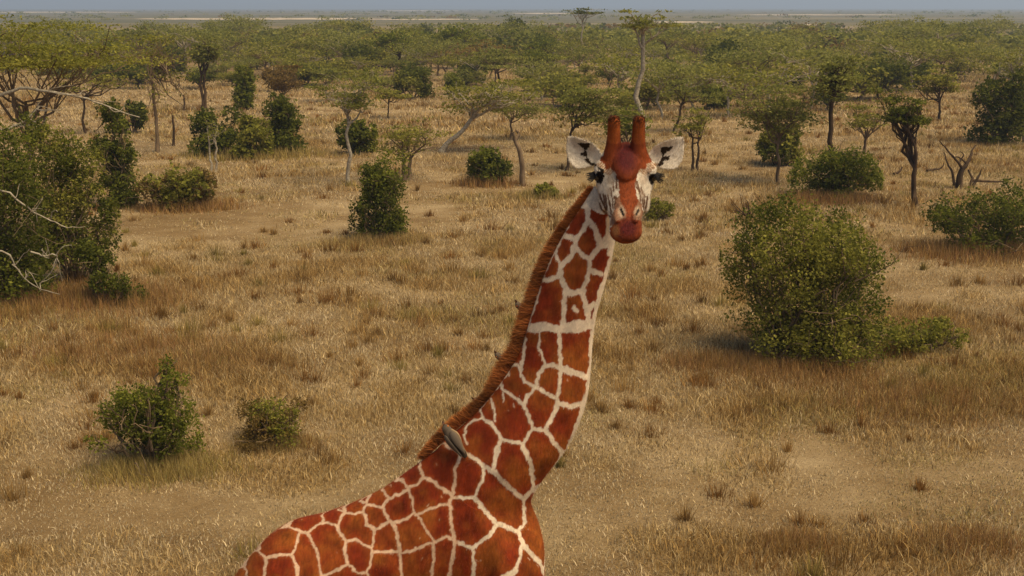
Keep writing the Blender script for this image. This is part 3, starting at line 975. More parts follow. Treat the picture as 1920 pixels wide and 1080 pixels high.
c0 = z1([(592, 870)])[0]; paint(None, FD, ell(c0[0] - 6, c0[1] + 3, 27, 26, 1.6) * front * .85)
c0 = z1([(480, 900)])[0]; paint(None, TAN, ell(c0[0], c0[1], 9, 16) * front * .7)
c0 = z1([(690, 900)])[0]; paint(None, TAN, ell(c0[0], c0[1], 9, 16) * front * .7)
# nostrils
for pts, rx_, ry_ in (((655, 520), 8.2, 14), ((893, 510), 7.6, 12)):
    c0 = z2([pts])[0]; paint(None, (0.46, 0.33, 0.22), ell(c0[0], c0[1], rx_, ry_, 2.2) * front * .85)
sn = seamdist(hx, hy, zl(1080, 330, 7.716, [(4.6, [(648, 480), (685, 570)]), (4.2, [(902, 495), (872, 560)])]))
paint(None, DK, np.clip(.5 - sn / 1.2, 0, 1) * front)
sm_ = seamdist(hx, hy, zl(1080, 330, 7.716, [(1.6, [(600, 860), (680, 925), (780, 945), (870, 925), (930, 870)])]))
paint(None, (0.06, 0.02, 0.01), np.clip(.5 - sm_ / 1.2, 0, 1) * front * .8)
# eye surrounds, tear marks
for pts in ([(345, 465), (395, 470), (400, 500), (375, 560), (345, 550), (335, 500)], [(725, 490), (775, 485), (770, 520), (745, 570), (728, 560), (716, 520)], [(345, 430), (400, 460), (395, 475), (350, 455)], [(770, 455), (700, 490), (720, 475)]):
    paint(inpoly(jx, jy, z1(pts)) & front, DK)
# dark tufts in the ears
for pts in ([(330, 438), (475, 440), (450, 490), (420, 520), (440, 560), (430, 600), (480, 660), (545, 690), (510, 705), (440, 675), (395, 630), (430, 605), (360, 575), (360, 550), (410, 540), (395, 500)],
            [(1420, 490), (1560, 480), (1530, 520), (1470, 560), (1450, 590), (1525, 585), (1510, 630), (1440, 650), (1470, 670), (1430, 700), (1385, 705), (1440, 600)]):
    q_ = z3(pts); q_ = q_.mean(0) + (q_ - q_.mean(0)) * np.array([1.3, 1.18])
    paint(inpoly(jx, jy, q_) & front, (0.03, 0.018, 0.010))
mott = (0.74 + 0.52 * fbm(jit3, hx / 2.0, hy / 4.5, 3))[:, None]
C[H_] = hc * mott
for cx_, cy_, rx_, ry_ in ((1146, 338, 9, 11), (1206, 338, 8, 11), (1142, 360, 6, 10), (1205, 365, 5, 9)):
    k_ = np.clip(1.2 - np.hypot((hx - cx_) / rx_, (hy - cy_) / ry_), 0, .55)[:, None] * front[:, None]
    C[H_] = C[H_] * (1 - k_) + np.array([.34, .24, .16]) * k_
# lighter rim of short hair and dark hair tips on the horns
hk = (lu[H_] > .15) & (np.abs(lr[H_]) > .025)
C[H_[hk]] *= np.array([1.3, 1.5, 1.3])
tipd = np.clip((lu[H_] - .255) / .03, 0, 1)[:, None]
C[H_] = C[H_] * (1 - .75 * tipd)
ca = body_me.color_attributes.new('Col', 'FLOAT_COLOR', 'POINT')
c4 = np.ones((nv, 4), np.float32); c4[:, :3] = np.clip(C, 0, 1)
ca.data.foreach_set('color', c4.ravel())
body_me.polygons.foreach_set('use_smooth', np.ones(len(body_me.polygons), bool))
body_me.materials.clear()

giraffe = empty('giraffe', (S0[0] * .5 + R0[0] * .5, S0[1] * .5 + R0[1] * .5, 0))
GO = np.array(giraffe.location)
tag(giraffe, 'reticulated giraffe with red brown patches, its head turned to face the camera', 'giraffe')


def gpart(name, me, mat):
    me.transform(Matrix.Translation(-Vector(GO)))
    return link(name, me, mat, giraffe)


BVH = None
_bm = bmesh.new(); _bm.from_mesh(body_me); BVH = BVHTree.FromBMesh(_bm); _bm.free()
gpart('body', body_me, M_COAT)


def surf(x, y):
    """first point of the coat seen at a pixel"""
    d = Vector(ray(x, y)).normalized()
    loc, no, i, dd = BVH.ray_cast(Vector(CAMP), d)
    return (np.array(loc), np.array(no)) if loc is not None else (None, None)


# eyes and lashes
for sg in (-1, 1):
    me = bpy.data.meshes.new('eye'); b = bmesh.new()
    bmesh.ops.create_uvsphere(b, u_segments=24, v_segments=16, radius=.029)
    b.to_mesh(me); b.free()
    me.polygons.foreach_set('use_smooth', np.ones(len(me.polygons), bool))
    me.transform(Matrix.Translation(Vector(hp(.018, sg * .137, .0))))
    gpart('eye', me, M_EYE)
    paths = []
    g = np.random.default_rng(11)
    for k in range(64):
        s_ = (k / 63 - .5) * 2
        b0 = hp(.016 + .032 * s_ * .8, sg * (.158 - .006 * s_ * s_), .022 - .012 * s_ * s_)
        L = g.uniform(.022, .046)
        e = b0 + HR * sg * L + HN * (.018 + .014 * s_) - ZZ * (.004 + .008 * g.random())
        mid = (b0 + e) / 2 - ZZ * .006
        paths.append((np.array([b0, mid, e]), np.array([.0020, .0017, .0005])))
    V, Q = tubes(paths, 4)
    gpart('eyelash', new_mesh('eyelash', V, quad=Q, smooth=True), M_LASH)

# short coat hair lying along the body, coloured like the skin it grows from
g = np.random.default_rng(31)
vis = np.where((P[:, 2] > 1.7) & (f1 > -.25))[0]
hv = np.concatenate([g.choice(vis[is_head[vis]], 42000), g.choice(vis[~is_head[vis]], 110000)])
lay = np.where(is_head[hv][:, None], -HN * .4 + HU * .5 + np.array([0, 0, .2]), np.array([0, 0, -1.0]) - GD * .25) + g.normal(0, .28, (len(hv), 3))
nn_ = NO[hv]
lay -= nn_ * (lay * nn_).sum(1, keepdims=True)
lay /= np.linalg.norm(lay, axis=1, keepdims=True) + 1e-6
ln = np.where(is_head[hv], g.uniform(.004, .010, len(hv)), g.uniform(.006, .015, len(hv)))[:, None]
root_ = P[hv] + g.normal(0, .002, (len(hv), 3)) - nn_ * .001
sd2 = np.cross(nn_, lay); wd2 = g.uniform(.0007, .0014, len(hv))[:, None]
V = np.stack([root_ - sd2 * wd2, root_ + sd2 * wd2, root_ + lay * ln + nn_ * ln * g.uniform(.15, .6, (len(hv), 1))], 1).reshape(-1, 3)
hcol = C[hv] * g.uniform(.62, 1.42, (len(hv), 1))
gpart('coat_hair', new_mesh('coat_hair', V, tri=np.arange(len(V)).reshape(-1, 3), col=np.repeat(np.clip(hcol, 0, .85), 3, 0)), M_MANE)

# hooves
for f in feet:
    rg = []
    for z, r_ in ((0.0, .085), (.03, .083), (.08, .070), (.13, .058)):
        rg.append(np.array([f[0], f[1], z]) + r_ * (np.cos(PHI[::2])[:, None] * GD * 1.15 + np.sin(PHI[::2])[:, None] * GN) - GD * z * .35)
    q = []; loft(rg, q)
    V, Q, T = q[0]
    gpart('hoof', new_mesh('hoof', V, quad=Q, tri=T, smooth=True), M_HOOF)

# mane: upright hairs along the nape
dors = catmull([pl(*p) for p in [(1110, 352), (1091, 382), (1057, 434), (1028, 490), (1006, 551), (988, 609), (973, 659), (942, 709), (908, 757), (866, 790), (828, 824), (792, 858)]], 12)
seg = np.linalg.norm(np.diff(dors, axis=0), axis=1); cum = np.concatenate([[0], np.cumsum(seg)]); cum /= cum[-1]
LEN = np.array([[0, .035], [.12, .075], [.3, .095], [.5, .115], [.62, .125], [.70, .09], [.8, .095], [.92, .085], [1, .04]])


def hairs(n, g, width, spread, lscale, cbase, ctip):
    u = g.uniform(0, 1, n)
    pos = np.stack([np.interp(u, cum, dors[:, k]) for k in range(3)], -1)
    du = 0.01
    tg = np.stack([np.interp(np.clip(u + du, 0, 1), cum, dors[:, k]) - np.interp(np.clip(u - du, 0, 1), cum, dors[:, k]) for k in range(3)], -1)
    tg /= np.linalg.norm(tg, axis=1, keepdims=True)
    outw = np.cross(GN[None], tg); outw *= np.sign(-(outw @ np.array([1, 0, -.3])))[:, None]
    lat = g.uniform(-1, 1, n)
    clump = smooth_noise(77)
    cv = fbm(clump, u * 70, u * 0, 2) - .5
    L = np.interp(u, LEN[:, 0], LEN[:, 1]) * lscale * g.uniform(.45, 1.08, n) * (1 + .3 * cv)
    d = outw + tg * (0.05 + .5 * cv + g.normal(0, .34, n))[:, None] + GN * (lat * .12 + .05 + g.normal(0, .13, n))[:, None]
    d /= np.linalg.norm(d, axis=1, keepdims=True)
    root = pos + GN * (lat * spread + .004)[:, None] - outw * .016
    L = L + .022
    side = np.cross(d, g.normal(0, 1, (n, 3))); side /= np.linalg.norm(side, axis=1, keepdims=True)
    bend = tg * (g.normal(.10, .08, n) * L)[:, None] - ZZ * (0.10 * L)[:, None] * g.random(n)[:, None]
    rows = []
    for t, wd in ((0, 1), (.4, .9), (.75, .6)):
        c = root + d * (L * t)[:, None] + bend * t * t
        rows += [c - side * width * wd / 2, c + side * width * wd / 2]
    rows.append(root + d * L[:, None] + bend)
    V = np.stack(rows, 1).reshape(-1, 3)
    b = np.arange(n)[:, None] * 7
    Q = np.concatenate([b + np.array([[0, 1, 3, 2]]), b + np.array([[2, 3, 5, 4]])])
    T = b + np.array([[4, 5, 6]])
    k = g.uniform(.5, 1.3, n) * (1 + 1.2 * (fbm(clump, u * 34, u * 0 + 3, 2) - .5))
    tt = np.array([0, 0, .4, .4, .75, .75, 1.0])
    cols = (np.array(cbase)[None, None] * (1 - tt)[None, :, None] + np.array(ctip)[None, None] * tt[None, :, None]) * k[:, None, None]
    return V, Q, T, cols.reshape(-1, 3)


g = np.random.default_rng(9)
V, Q, T, cc = hairs(22000, g, .0030, .012, .66, (.27, .066, .013), (.46, .16, .036))
gpart('mane', new_mesh('mane', V, quad=Q, tri=T, col=cc), M_MANE)

# short dark hair at the horn tips
for sg in (-1, 1):
    b0 = hp(-.055, sg * .062, .06)
    dr = HU * 0.90 - HN * 0.40 + HR * sg * 0.01; dr /= np.linalg.norm(dr)
    g = np.random.default_rng(50 + sg)
    paths = []
    for k in range(420):
        s_ = .215 - min(.05, abs(g.normal(0, .024))); ph_ = g.uniform(0, 6.283)
        rr = np.interp(s_, [.14, .17, .195, .209, .217], [.032, .0315, .0295, .023, .008])
        rad_ = np.cos(ph_) * HR + np.sin(ph_) * np.cross(dr, HR)
        p0 = b0 + dr * s_ + rad_ * rr * .95
        e = p0 + (rad_ * g.uniform(.2, .7) + dr * g.uniform(.5, 1.1)) * g.uniform(.006, .014)
        paths.append((np.array([p0, (p0 + e) / 2, e]), np.array([.0013, .0011, .0004])))
    V, Q = tubes(paths, 3)
    gpart('horn_tuft', new_mesh('horn_tuft', V, quad=Q), M_TUFT)

# tail tuft
g = np.random.default_rng(10)
paths = []
for k in range(160):
    b0 = R0 - GD * .38 + np.array([0, 0, 1.12]) + g.normal(0, .012, 3)
    e = b0 + np.array([g.normal(0, .05), g.normal(0, .05), -g.uniform(.35, .6)])
    paths.append((wig(b0, e, 4, .03, g), np.array([.004, .004, .003, .001])))
V, Q = tubes(paths, 3)
gpart('tail_tuft', new_mesh('tail_tuft', V, quad=Q), M_LASH)


# ------------------------------------------------------------------ oxpeckers
def oxpecker(head_p, tail_p, back_n, label, size=1.0, rot_beak=0.0):
    """bird lying along head_p -> tail_p with its back towards back_n"""
    head_p, tail_p = np.asarray(head_p, float), np.asarray(tail_p, float)
    ax = head_p - tail_p; L = np.linalg.norm(ax); ax /= L
    up = np.asarray(back_n, float); up = up - ax * (up @ ax); up /= np.linalg.norm(up)
    sd_ = np.cross(ax, up)
    root = empty('oxpecker', tuple(tail_p))
    O = np.array(root.location)
    ph = np.arange(20) * 2 * math.pi / 20
    prof = [(0.0, .004, .010, 0), (.10, .006, .018, .0), (.25, .010, .021, .002), (.36, .022, .026, .004), (.50, .034, .034, .004), (.64, .036, .036, .005), (.74, .030, .030, .008), (.82, .024, .024, .012), (.90, .023, .022, .014), (.96, .016, .016, .013), (1.0, .006, .006, .011)]
    pr = catmull(prof, 3)
    sc = L / .20 * size
    rg, cl = [], []
    for t, rv, rl, of in pr:
        c = tail_p + ax * L * t + up * of * sc
        co, si = np.cos(ph), np.sin(ph)
        rg.append(c + up * (co * rv * sc)[:, None] + sd_ * (si * rl * sc)[:, None])
        top = np.clip(co * 1.5 + .2, 0, 1)[:, None]
        back = np.array([.085, .062, .04]) if t > .3 else np.array([.05, .034, .02])
        bell = np.array([.42, .27, .13]) if t < .82 else np.array([.17, .12, .075])
        cl.append(bell + (back - bell) * top)
    q = []; loft(rg, q)
    V, Q, T = q[0]
    cl = np.concatenate([np.concatenate(cl), cl[0][:1], cl[-1][:1]])
    link('body', new_mesh('body', V - O, quad=Q, tri=T, col=cl, smooth=True), M_FEATHER, root)
    for s in (-1, 1):
        rows, cw = [], []
        for t, hw, oo in ((.76, .004, .030), (.70, .016, .034), (.58, .022, .037), (.44, .021, .033), (.30, .015, .027), (.16, .007, .021), (.08, .002, .017)):
            c = tail_p + ax * L * t + up * (.012 + .020 * min(1, t * 2)) * sc + sd_ * s * oo * .62 * sc
            dn = (sd_ * s * .75 - up * .66)
            n_ = (up * .75 + sd_ * s * .66)
            for v, hgt in ((-1, .0035), (0, .0065), (1, .002), (1, -.003), (-1, -.003)):
                rows.append(c + dn * v * hw * sc + n_ * hgt * sc)
                cw.append(np.array([.085, .062, .042]) if v < 1 else np.array([.16, .115, .075]) if hgt > 0 else np.array([.06, .045, .03]))
        q = []; loft(np.array(rows).reshape(7, 5, 3), q)
        V, Q, T = q[0]; cw = np.array(cw + [cw[0], cw[-1]])
        link('wing', new_mesh('wing', V - O, quad=Q, tri=T, col=cw), M_FEATHER, root)
        me = bpy.data.meshes.new('eye'); b = bmesh.new(); bmesh.ops.create_uvsphere(b, u_segments=12, v_segments=8, radius=.0058 * sc)
        b.to_mesh(me); b.free()
        me.transform(Matrix.Translation(Vector(tail_p + ax * L * .915 + up * .021 * sc + sd_ * s * .0185 * sc - O)))
        link('eye', me, M_BEAK, root)
    hb = tail_p + ax * L * .985 + up * .011 * sc
    bt = hb + ax * .026 * sc - up * .008 * sc
    rg = []
    for t, r_ in ((0, .0095), (.4, .0085), (.75, .006), (1.0, .0015)):
        c = hb + (bt - hb) * t
        rg.append(c + r_ * sc * (np.cos(ph)[:, None] * up + .75 * np.sin(ph)[:, None] * sd_))
    q = []; loft(rg, q)
    V, Q, T = q[0]
    link('beak', new_mesh('beak', V - O, quad=Q, tri=T, smooth=True), M_BEAK_D, root)
    tag(root, label, 'bird', 'oxpeckers riding on the giraffe')
    return root


s1, n1 = surf(856, 830); s2, n2 = surf(876, 858)
hd_ = at(834, 796, s1[1] - .03)
oxpecker(hd_, s2 + n2 * .012, n1 * .6 + n2 * .4, 'grey brown oxpecker clinging to the giraffe at the foot of its mane')


def peeker(px, py, bx, by, label, size=.8, side=.05):
    """bird on the far side of the nape, only its head showing past the mane"""
    Ym = pl(px, py)[1]
    h = at(px, py, Ym + side)
    t = at(bx, by, Ym + side + .03)
    n = np.array([-.8, -.1, .5])
    oxpecker(h, t, n, label, size)


peeker(970, 565, 1010, 610, 'oxpecker peeking out halfway up the giraffe mane, its head beside pale straw')
peeker(931, 660, 975, 700, 'dark headed oxpecker peeking from behind the mane where the neck widens')
peeker(889, 747, 940, 778, 'brown oxpecker half hidden in the mane just above the shoulder hump')

# ------------------------------------------------------------------ grass
def build_grass():
    g = np.random.default_rng(41)
    PAL = np.array([(0.58, 0.46, 0.28), (0.49, 0.36, 0.17), (0.39, 0.245, 0.085), (0.25, 0.14, 0.042), (0.34, 0.265, 0.08)])

    def zone(y0, y1, dens, blades, width, hmul, seg, margin):
        area_n = int((0.5 * (y1 * y1 - y0 * y0) * 1.0 + 2 * margin * (y1 - y0)) * dens)
        Y = np.sqrt(g.uniform(y0 * y0, y1 * y1, area_n))
        X = g.uniform(-1, 1, area_n) * (0.52 * Y + margin)
        t = tint(X, Y)
        cl = fbm(nB, X * 0.75 + 3, Y * 1.0, 3)                 # clumps
        c2 = fbm(nC, X * 2.3, Y * 2.6 + 4, 2)
        big = np.clip((cl - 0.54) / 0.12, 0, 1)
        tall = np.clip(0.22 + 0.5 * t + 0.55 * big + 0.25 * (c2 - .5), 0.12, 1.3)
        keep = g.random(area_n) < np.clip(0.70 + 0.4 * t + .4 * big, 0, 1)
        X, Y, t, big, tall, c2 = (a[keep] for a in (X, Y, t, big, tall, c2))
        n = len(X)
        hgt = hmul * tall * g.uniform(.6, 1.3, n)
        # colour class
        q = t * .9 + big * 1.0 + (c2 - .5) * 1.6 + g.normal(0, .32, n)
        grn = fbm(nA, X * 0.35 + 50, Y * 0.45, 3)
        B = blades
        rep = lambda a: np.repeat(a, B)
        sx = g.normal(0, 1, n * B) * rep(.05 + .10 * tall) * (1 if y0 < 30 else 1.8)
        sy = g.normal(0, 1, n * B) * rep(.05 + .10 * tall) * (1 if y0 < 30 else 1.8)
        bx, by = rep(X) + sx, rep(Y) + sy
        h = rep(hgt) * g.uniform(.55, 1.2, n * B)
        flat = g.random(n * B) < rep(np.clip(.62 - .45 * t, .12, .7))
        ang = g.uniform(0, 2 * math.pi, n * B)
        lean = np.where(flat, g.uniform(.9, 2.2, n * B), np.abs(g.normal(0, .62, n * B)))
        lx, ly = np.cos(ang) * lean * h, np.sin(ang) * lean * h
        hz = np.where(flat, h * .22, h)
        wa = g.uniform(0, math.pi, n * B)
        wx, wy = np.cos(wa) * width, np.sin(wa) * width
        wv = g.uniform(.6, 1.5, n * B)
        wx *= wv; wy *= wv
        z0 = ground_z(bx, by) * np.clip((58 - by) / 10, 0, 1) * np.clip((36 - np.abs(bx)) / 4, 0, 1) - .035
        qq = np.clip(rep(q) + g.normal(0, .35, n * B), 0, 2.6)
        i0 = np.clip(np.floor(qq).astype(int), 0, 2); fr = (qq - i0)[:, None]
        colr = PAL[i0] * (1 - fr) + PAL[i0 + 1] * fr
        gr = (rep(grn) > .60) & (g.random(n * B) < .45)
        colr[gr] = colr[gr] * .35 + PAL[4] * .65
        colr *= g.uniform(.5, 1.5, n * B)[:, None]
        N = n * B
        if seg == 2:
            mx, my, mz = bx + lx * .35, by + ly * .35, z0 + hz * .6
            V = np.stack([np.stack([bx - wx, by - wy, z0], -1), np.stack([bx + wx, by + wy, z0], -1), np.stack([mx + wx * .7, my + wy * .7, mz], -1), np.stack([mx - wx * .7, my - wy * .7, mz], -1), np.stack([bx + lx, by + ly, z0 + hz], -1)], 1).reshape(-1, 3)
            b = np.arange(N)[:, None] * 5
            return V, b + np.array([[0, 1, 2, 3]]), b + np.array([[3, 2, 4]]), np.repeat(colr, 5, 0)
        V = np.stack([np.stack([bx - wx, by - wy, z0], -1), np.stack([bx + wx, by + wy, z0], -1), np.stack([bx + lx, by + ly, z0 + hz], -1)], 1).reshape(-1, 3)
        b = np.arange(N)[:, None] * 3
        return V, None, b + np.array([[0, 1, 2]]), np.repeat(colr, 3, 0)

    parts = [zone(8.5, 16, 420, 8, .0050, .115, 2, 2.5), zone(16, 26, 170, 9, .0075, .13, 1, 3), zone(26, 48, 44, 10, .014, .18, 1, 5), zone(48, 95, 8, 9, .03, .22, 1, 8)]
    # tussocks
    for y0, y1, dens, nb, wd in ((9, 20, 2.3, 95, .0055), (20, 34, 1.1, 70, .010), (34, 70, .45, 44, .02)):
        n = int((.52 * (y1 * y1 - y0 * y0) + 5 * (y1 - y0)) * dens)
        Y = np.sqrt(g.uniform(y0 * y0, y1 * y1, n)); X = g.uniform(-1, 1, n) * (.52 * Y + 2.5)
        keep = g.random(n) < np.clip(.18 + tint(X, Y) * .85, 0, 1)
        X, Y = X[keep], Y[keep]; n = len(X)
        rad = np.abs(g.normal(.15, .13, n)) + .05; hh = g.uniform(.13, .30, n) * (.75 + rad)
        tone = np.array([(0.28, 0.145, 0.042), (0.36, 0.215, 0.07), (0.21, 0.115, 0.034), (0.30, 0.225, 0.06)])[g.choice(4, n, p=[.35, .35, .18, .12])] * g.uniform(.75, 1.15, (n, 1))
        R_ = lambda a: np.repeat(a, nb, 0)
        N = n * nb; a = g.uniform(0, 6.283, N); q = np.abs(g.normal(0, .55, N))
        bx = R_(X) + np.cos(a) * q * R_(rad); by = R_(Y) + np.sin(a) * q * R_(rad) * .8
        h = R_(hh) * g.uniform(.4, 1.15, N) * np.clip(1.25 - .4 * q, .3, 1.2)
        l_ = h * np.abs(g.normal(.35, .35, N)) * (.4 + q)
        a2 = a + g.normal(0, .6, N)
        z0 = ground_z(bx, by) * np.clip((58 - by) / 10, 0, 1) - .04
        w1 = g.uniform(0, 3.1416, N); wx, wy = np.cos(w1) * wd, np.sin(w1) * wd
        V = np.stack([np.stack([bx - wx, by - wy, z0], -1), np.stack([bx + wx, by + wy, z0], -1), np.stack([bx + np.cos(a2) * l_, by + np.sin(a2) * l_, z0 + h], -1)], 1).reshape(-1, 3)
        cb = R_(tone) * g.uniform(.6, 1.5, N)[:, None]
        parts.append((V, None, np.arange(N)[:, None] * 3 + np.array([[0, 1, 2]]), np.repeat(cb, 3, 0)))
    off = 0; VV, QQ, TT, CC = [], [], [], []
    for V, Q, T, c in parts:
        VV.append(V); CC.append(c); TT.append(T + off)
        if Q is not None: QQ.append(Q + off)
        off += len(V)
    me = new_mesh('dry_grass', np.concatenate(VV), quad=np.concatenate(QQ), tri=np.concatenate(TT), col=np.concatenate(CC))
    tag(link('dry_grass', me, M_GRASS), 'dry straw and ochre savanna grass covering the ground', 'grass', kind='stuff')


build_grass()


def skirt_grass(x0, x1, base, n, hgt, tone, g, V_, C_, depth=.8):
    """rusty standing grass round the foot of a bush"""
    B = gp((x0 + x1) / 2, base)
    rx = (at(x1, base, B[1])[0] - at(x0, base, B[1])[0]) / 2
    c = np.array([B[0], B[1] + rx * .5])
    a = g.uniform(0, 2 * math.pi, n); r = np.abs(g.normal(.75, .38, n)) * (1 + .35 * np.sin(a * 3 + B[0]) * np.sin(a * 5 + 1))
    x = c[0] + np.cos(a) * r * rx; y = c[1] + np.sin(a) * r * rx * depth
    h = hgt * g.uniform(.45, 1.2, n) * np.clip(1.5 - r * .7, .3, 1)
    ang = g.uniform(0, 2 * math.pi, n); le = np.abs(g.normal(0, .4, n)) * h
    wa = g.uniform(0, math.pi, n); wd = .0045 * max(1, B[1] / 13)
    wx, wy = np.cos(wa) * wd, np.sin(wa) * wd
    z = np.full(n, -.03)
    V_.append(np.stack([np.stack([x - wx, y - wy, z], -1), np.stack([x + wx, y + wy, z], -1), np.stack([x + np.cos(ang) * le, y + np.sin(ang) * le, z + h], -1)], 1).reshape(-1, 3))
    cc = np.array(tone) * g.uniform(.55, 1.5, n)[:, None] + g.normal(0, .012, (n, 3))
    C_.append(np.repeat(np.clip(cc, .01, 1), 3, 0))


RUST = (0.35, 0.205, 0.075); OCH = (0.40, 0.275, 0.105); OLV = (0.38, 0.28, 0.095)
_V, _C = [], []
_g = np.random.default_rng(88)
for (x0, x1, b, n, h, tone) in [(1350, 1660, 720, 9000, .34, RUST), (1240, 1450, 700, 5000, .30, RUST), (1500, 1930, 790, 6500, .32, RUST), (170, 410, 905, 7000, .30, OLV), (430, 575, 850, 4000, .26, OCH),
                               (640, 790, 462, 3500, .38, OCH), (1470, 1660, 385, 4000, .5, RUST), (1720, 1990, 490, 6000, .5, RUST), (-60, 330, 590, 9000, .5, RUST), (250, 420, 398, 3500, .5, RUST), (850, 970, 350, 2200, .5, RUST),
                               (350, 590, 300, 4000, .6, OLV), (1420, 1580, 1040, 2600, .26, RUST), (1730, 1950, 1050, 3800, .28, RUST),
                               (0, 420, 690, 7000, .34, RUST), (250, 520, 710, 4000, .30, RUST), (980, 1050, 372, 2200, .42, OLV)]:
    skirt_grass(x0, x1, b, n * 2 // 3, h * .72, tone, _g, _V, _C, .55)
_V = np.concatenate(_V)
tag(link('tall_rusty_grass', new_mesh('tall_rusty_grass', _V, tri=np.arange(len(_V)).reshape(-1, 3), col=np.concatenate(_C)), M_GRASS),
    'taller rust brown grass standing round the feet of the bushes', 'grass', kind='stuff')

# ------------------------------------------------------------------ bushes
bb = build_bush
bb('bush', 1358, 1652, 392, 690, 'olive', 'large round olive green bush right of the giraffe, biggest bush standing alone', 34000, .036,
   shape=[(-.62, .80, .34), (-.1, .88, .36), (.35, .86, .36), (.68, .66, .32), (-.72, .55, .28), (-.25, .6, .4), (.3, .55, .42), (.72, .38, .28), (-.45, .3, .36), (.1, .25, .45), (.62, .16, .30), (-.1, .08, .35)], twigs=12, kind2='dark', seed=5)
bb('bush', 1640, 1800, 598, 668, 'olive', 'low trailing shrub reaching right from the large round olive bush', 4200, .034, shape=[(-.7, .45, .3), (-.2, .5, .3), (.25, .55, .28), (.7, .6, .26)], seed=6, twigs=6)
bb('bush', 1745, 1990, 352, 482, 'dark', 'wide dark green bush cut by the right edge of the photo', 10500, .05, shape=[(-.75, .5, .24), (-.35, .72, .28), (.05, .66, .3), (.4, .75, .3), (.75, .5, .26), (-.4, .25, .3), (.2, .25, .3)], seed=7, kind2='bright', twigs=12)
bb('bush', 1488, 1650, 270, 375, 'bright', 'bright green dome bush around a tall dark straight trunk', 9000, .06, seed=8, kind2='dark', twigs=4, shape=[(-.6, .4, .36), (-.2, .68, .38), (.25, .62, .4), (.65, .45, .34), (0, .25, .45)])
bb('bush', 657, 774, 300, 452, 'dark', 'upright dark green bush left of the giraffe mane, taller than wide', 10500, .046, seed=9, kind2='bright', twigs=8,
   shape=[(.25, .88, .42), (-.15, .78, .45), (.3, .62, .5), (-.2, .55, .5), (-.6, .45, .3), (.3, .35, .5), (-.4, .2, .5), (.3, .14, .5)])
bb('bush', 868, 962, 280, 346, 'dark', 'small dark green bush beside the bare curved post', 4200, .075, seed=10, kind2='bright', twigs=5, shape=[(-.3, .75, .4), (.1, .65, .42), (.55, .45, .38), (-.55, .35, .36), (.1, .3, .45)])
bb('bush', 986, 1052, 342, 371, 'yellow', 'low yellow green shrub beneath the giraffe ear', 1500, .07, seed=11)
bb('bush', 178, 388, 684, 885, 'bright', 'green bush with one tall sprig, in the left foreground', 9000, .028, seed=12, twigs=9, kind2='dark',
   shape=[(.33, .93, .15), (.36, .80, .18), (.33, .68, .16), (-.35, .55, .32), (.1, .50, .32), (.6, .48, .28), (-.8, .38, .2), (-.2, .34, .34), (.5, .28, .32)])
bb('bush', 436, 570, 748, 842, 'olive', 'brownish low shrub right of the left foreground bush', 6500, .024, seed=13, kind2='brown', shape=[(-.5, .6, .34), (.0, .65, .36), (.55, .68, .32), (-.2, .3, .5), (.4, .3, .5)])
bb('bush', 632, 716, 225, 290, 'dark', 'dark green bush just behind a thin pale trunk', 3600, .09, seed=14, kind2='bright')
bb('bush', 362, 466, 190, 292, 'dark', 'rounded dark bush behind pale twin stems, left of its cluster', 5200, .085, seed=15, kind2='bright')
bb('bush', 428, 512, 212, 298, 'olive', 'yellowish loose bush in the middle between two dark bushes', 4200, .085, seed=16, kind2='yellow')
bb('bush', 490, 576, 182, 290, 'dark', 'tall dark green bush at the right end of the three bush cluster', 5200, .085, seed=17, shape=[(0, .85, .5), (.1, .62, .6), (-.2, .42, .6), (.3, .25, .55), (-.4, .2, .5)])
bb('bush', 432, 486, 124, 205, 'bright', 'narrow upright green bush behind the three bush cluster', 3200, .11, seed=18, shape=[(-.1, .85, .6), (.2, .65, .6), (0, .4, .7), (.1, .2, .6)], kind2='olive')
bb('bush', 734, 812, 122, 186, 'olive', 'broad grey green bush in the mid clearing near a smaller round bush', 3200, .12, seed=19, kind2='dark')
bb('bush', 830, 878, 138, 178, 'bright', 'small round bush alone in the mid clearing', 2200, .12, seed=20, kind2='olive')
bb('bush', 1408, 1512, 228, 312, 'olive', 'leafy bush under the wide layered acacia right of the giraffe', 4200, .085, seed=21, kind2='dark')
bb('bush', 1812, 1925, 140, 272, 'dark', 'tall dark bush crossed by pale slanting trunks at the right edge', 7000, .095, seed=22, shape=[(-.3, .8, .4), (.3, .85, .4), (-.55, .62, .35), (.2, .6, .45), (.65, .6, .4), (-.1, .35, .5), (.4, .3, .5), (-.2, .12, .45)], kind2='dark')
bb('bush', 1196, 1268, 372, 412, 'olive', 'small olive shrub beside the giraffe muzzle', 1500, .05, seed=23)
bb('bush', 1305, 1380, 158, 206, 'bright', 'leafy green bush among thin trunks right of the horns', 2600, .12, seed=24)
# left thicket
bb('bush', -150, 110, 205, 575, 'dark', 'huge dark bush filling the left edge of the photo', 20000, .046, seed=25, twigs=10, kind2='bright',
   shape=[(-.3, .85, .4), (.25, .8, .38), (.6, .68, .34), (-.1, .6, .5), (.5, .5, .4), (.65, .3, .38), (0, .3, .5), (.4, .15, .45)])
bb('bush', 62, 216, 215, 535, 'olive', 'yellow olive bush leaning against the huge dark one', 15000, .043, seed=26, twigs=8, kind2='dark',
   shape=[(-.4, .86, .42), (.15, .80, .45), (.5, .62, .42), (-.2, .60, .5), (.65, .42, .36), (.1, .4, .5), (.55, .22, .42), (-.3, .2, .5)])
bb('bush', 180, 264, 188, 388, 'dark', 'narrow tall green bush at the right side of the thicket', 6500, .065, seed=27, twigs=5, kind2='bright', shape=[(-.1, .88, .5), (.3, .76, .45), (-.2, .6, .6), (.2, .45, .6), (-.1, .28, .7), (.4, .18, .6)])
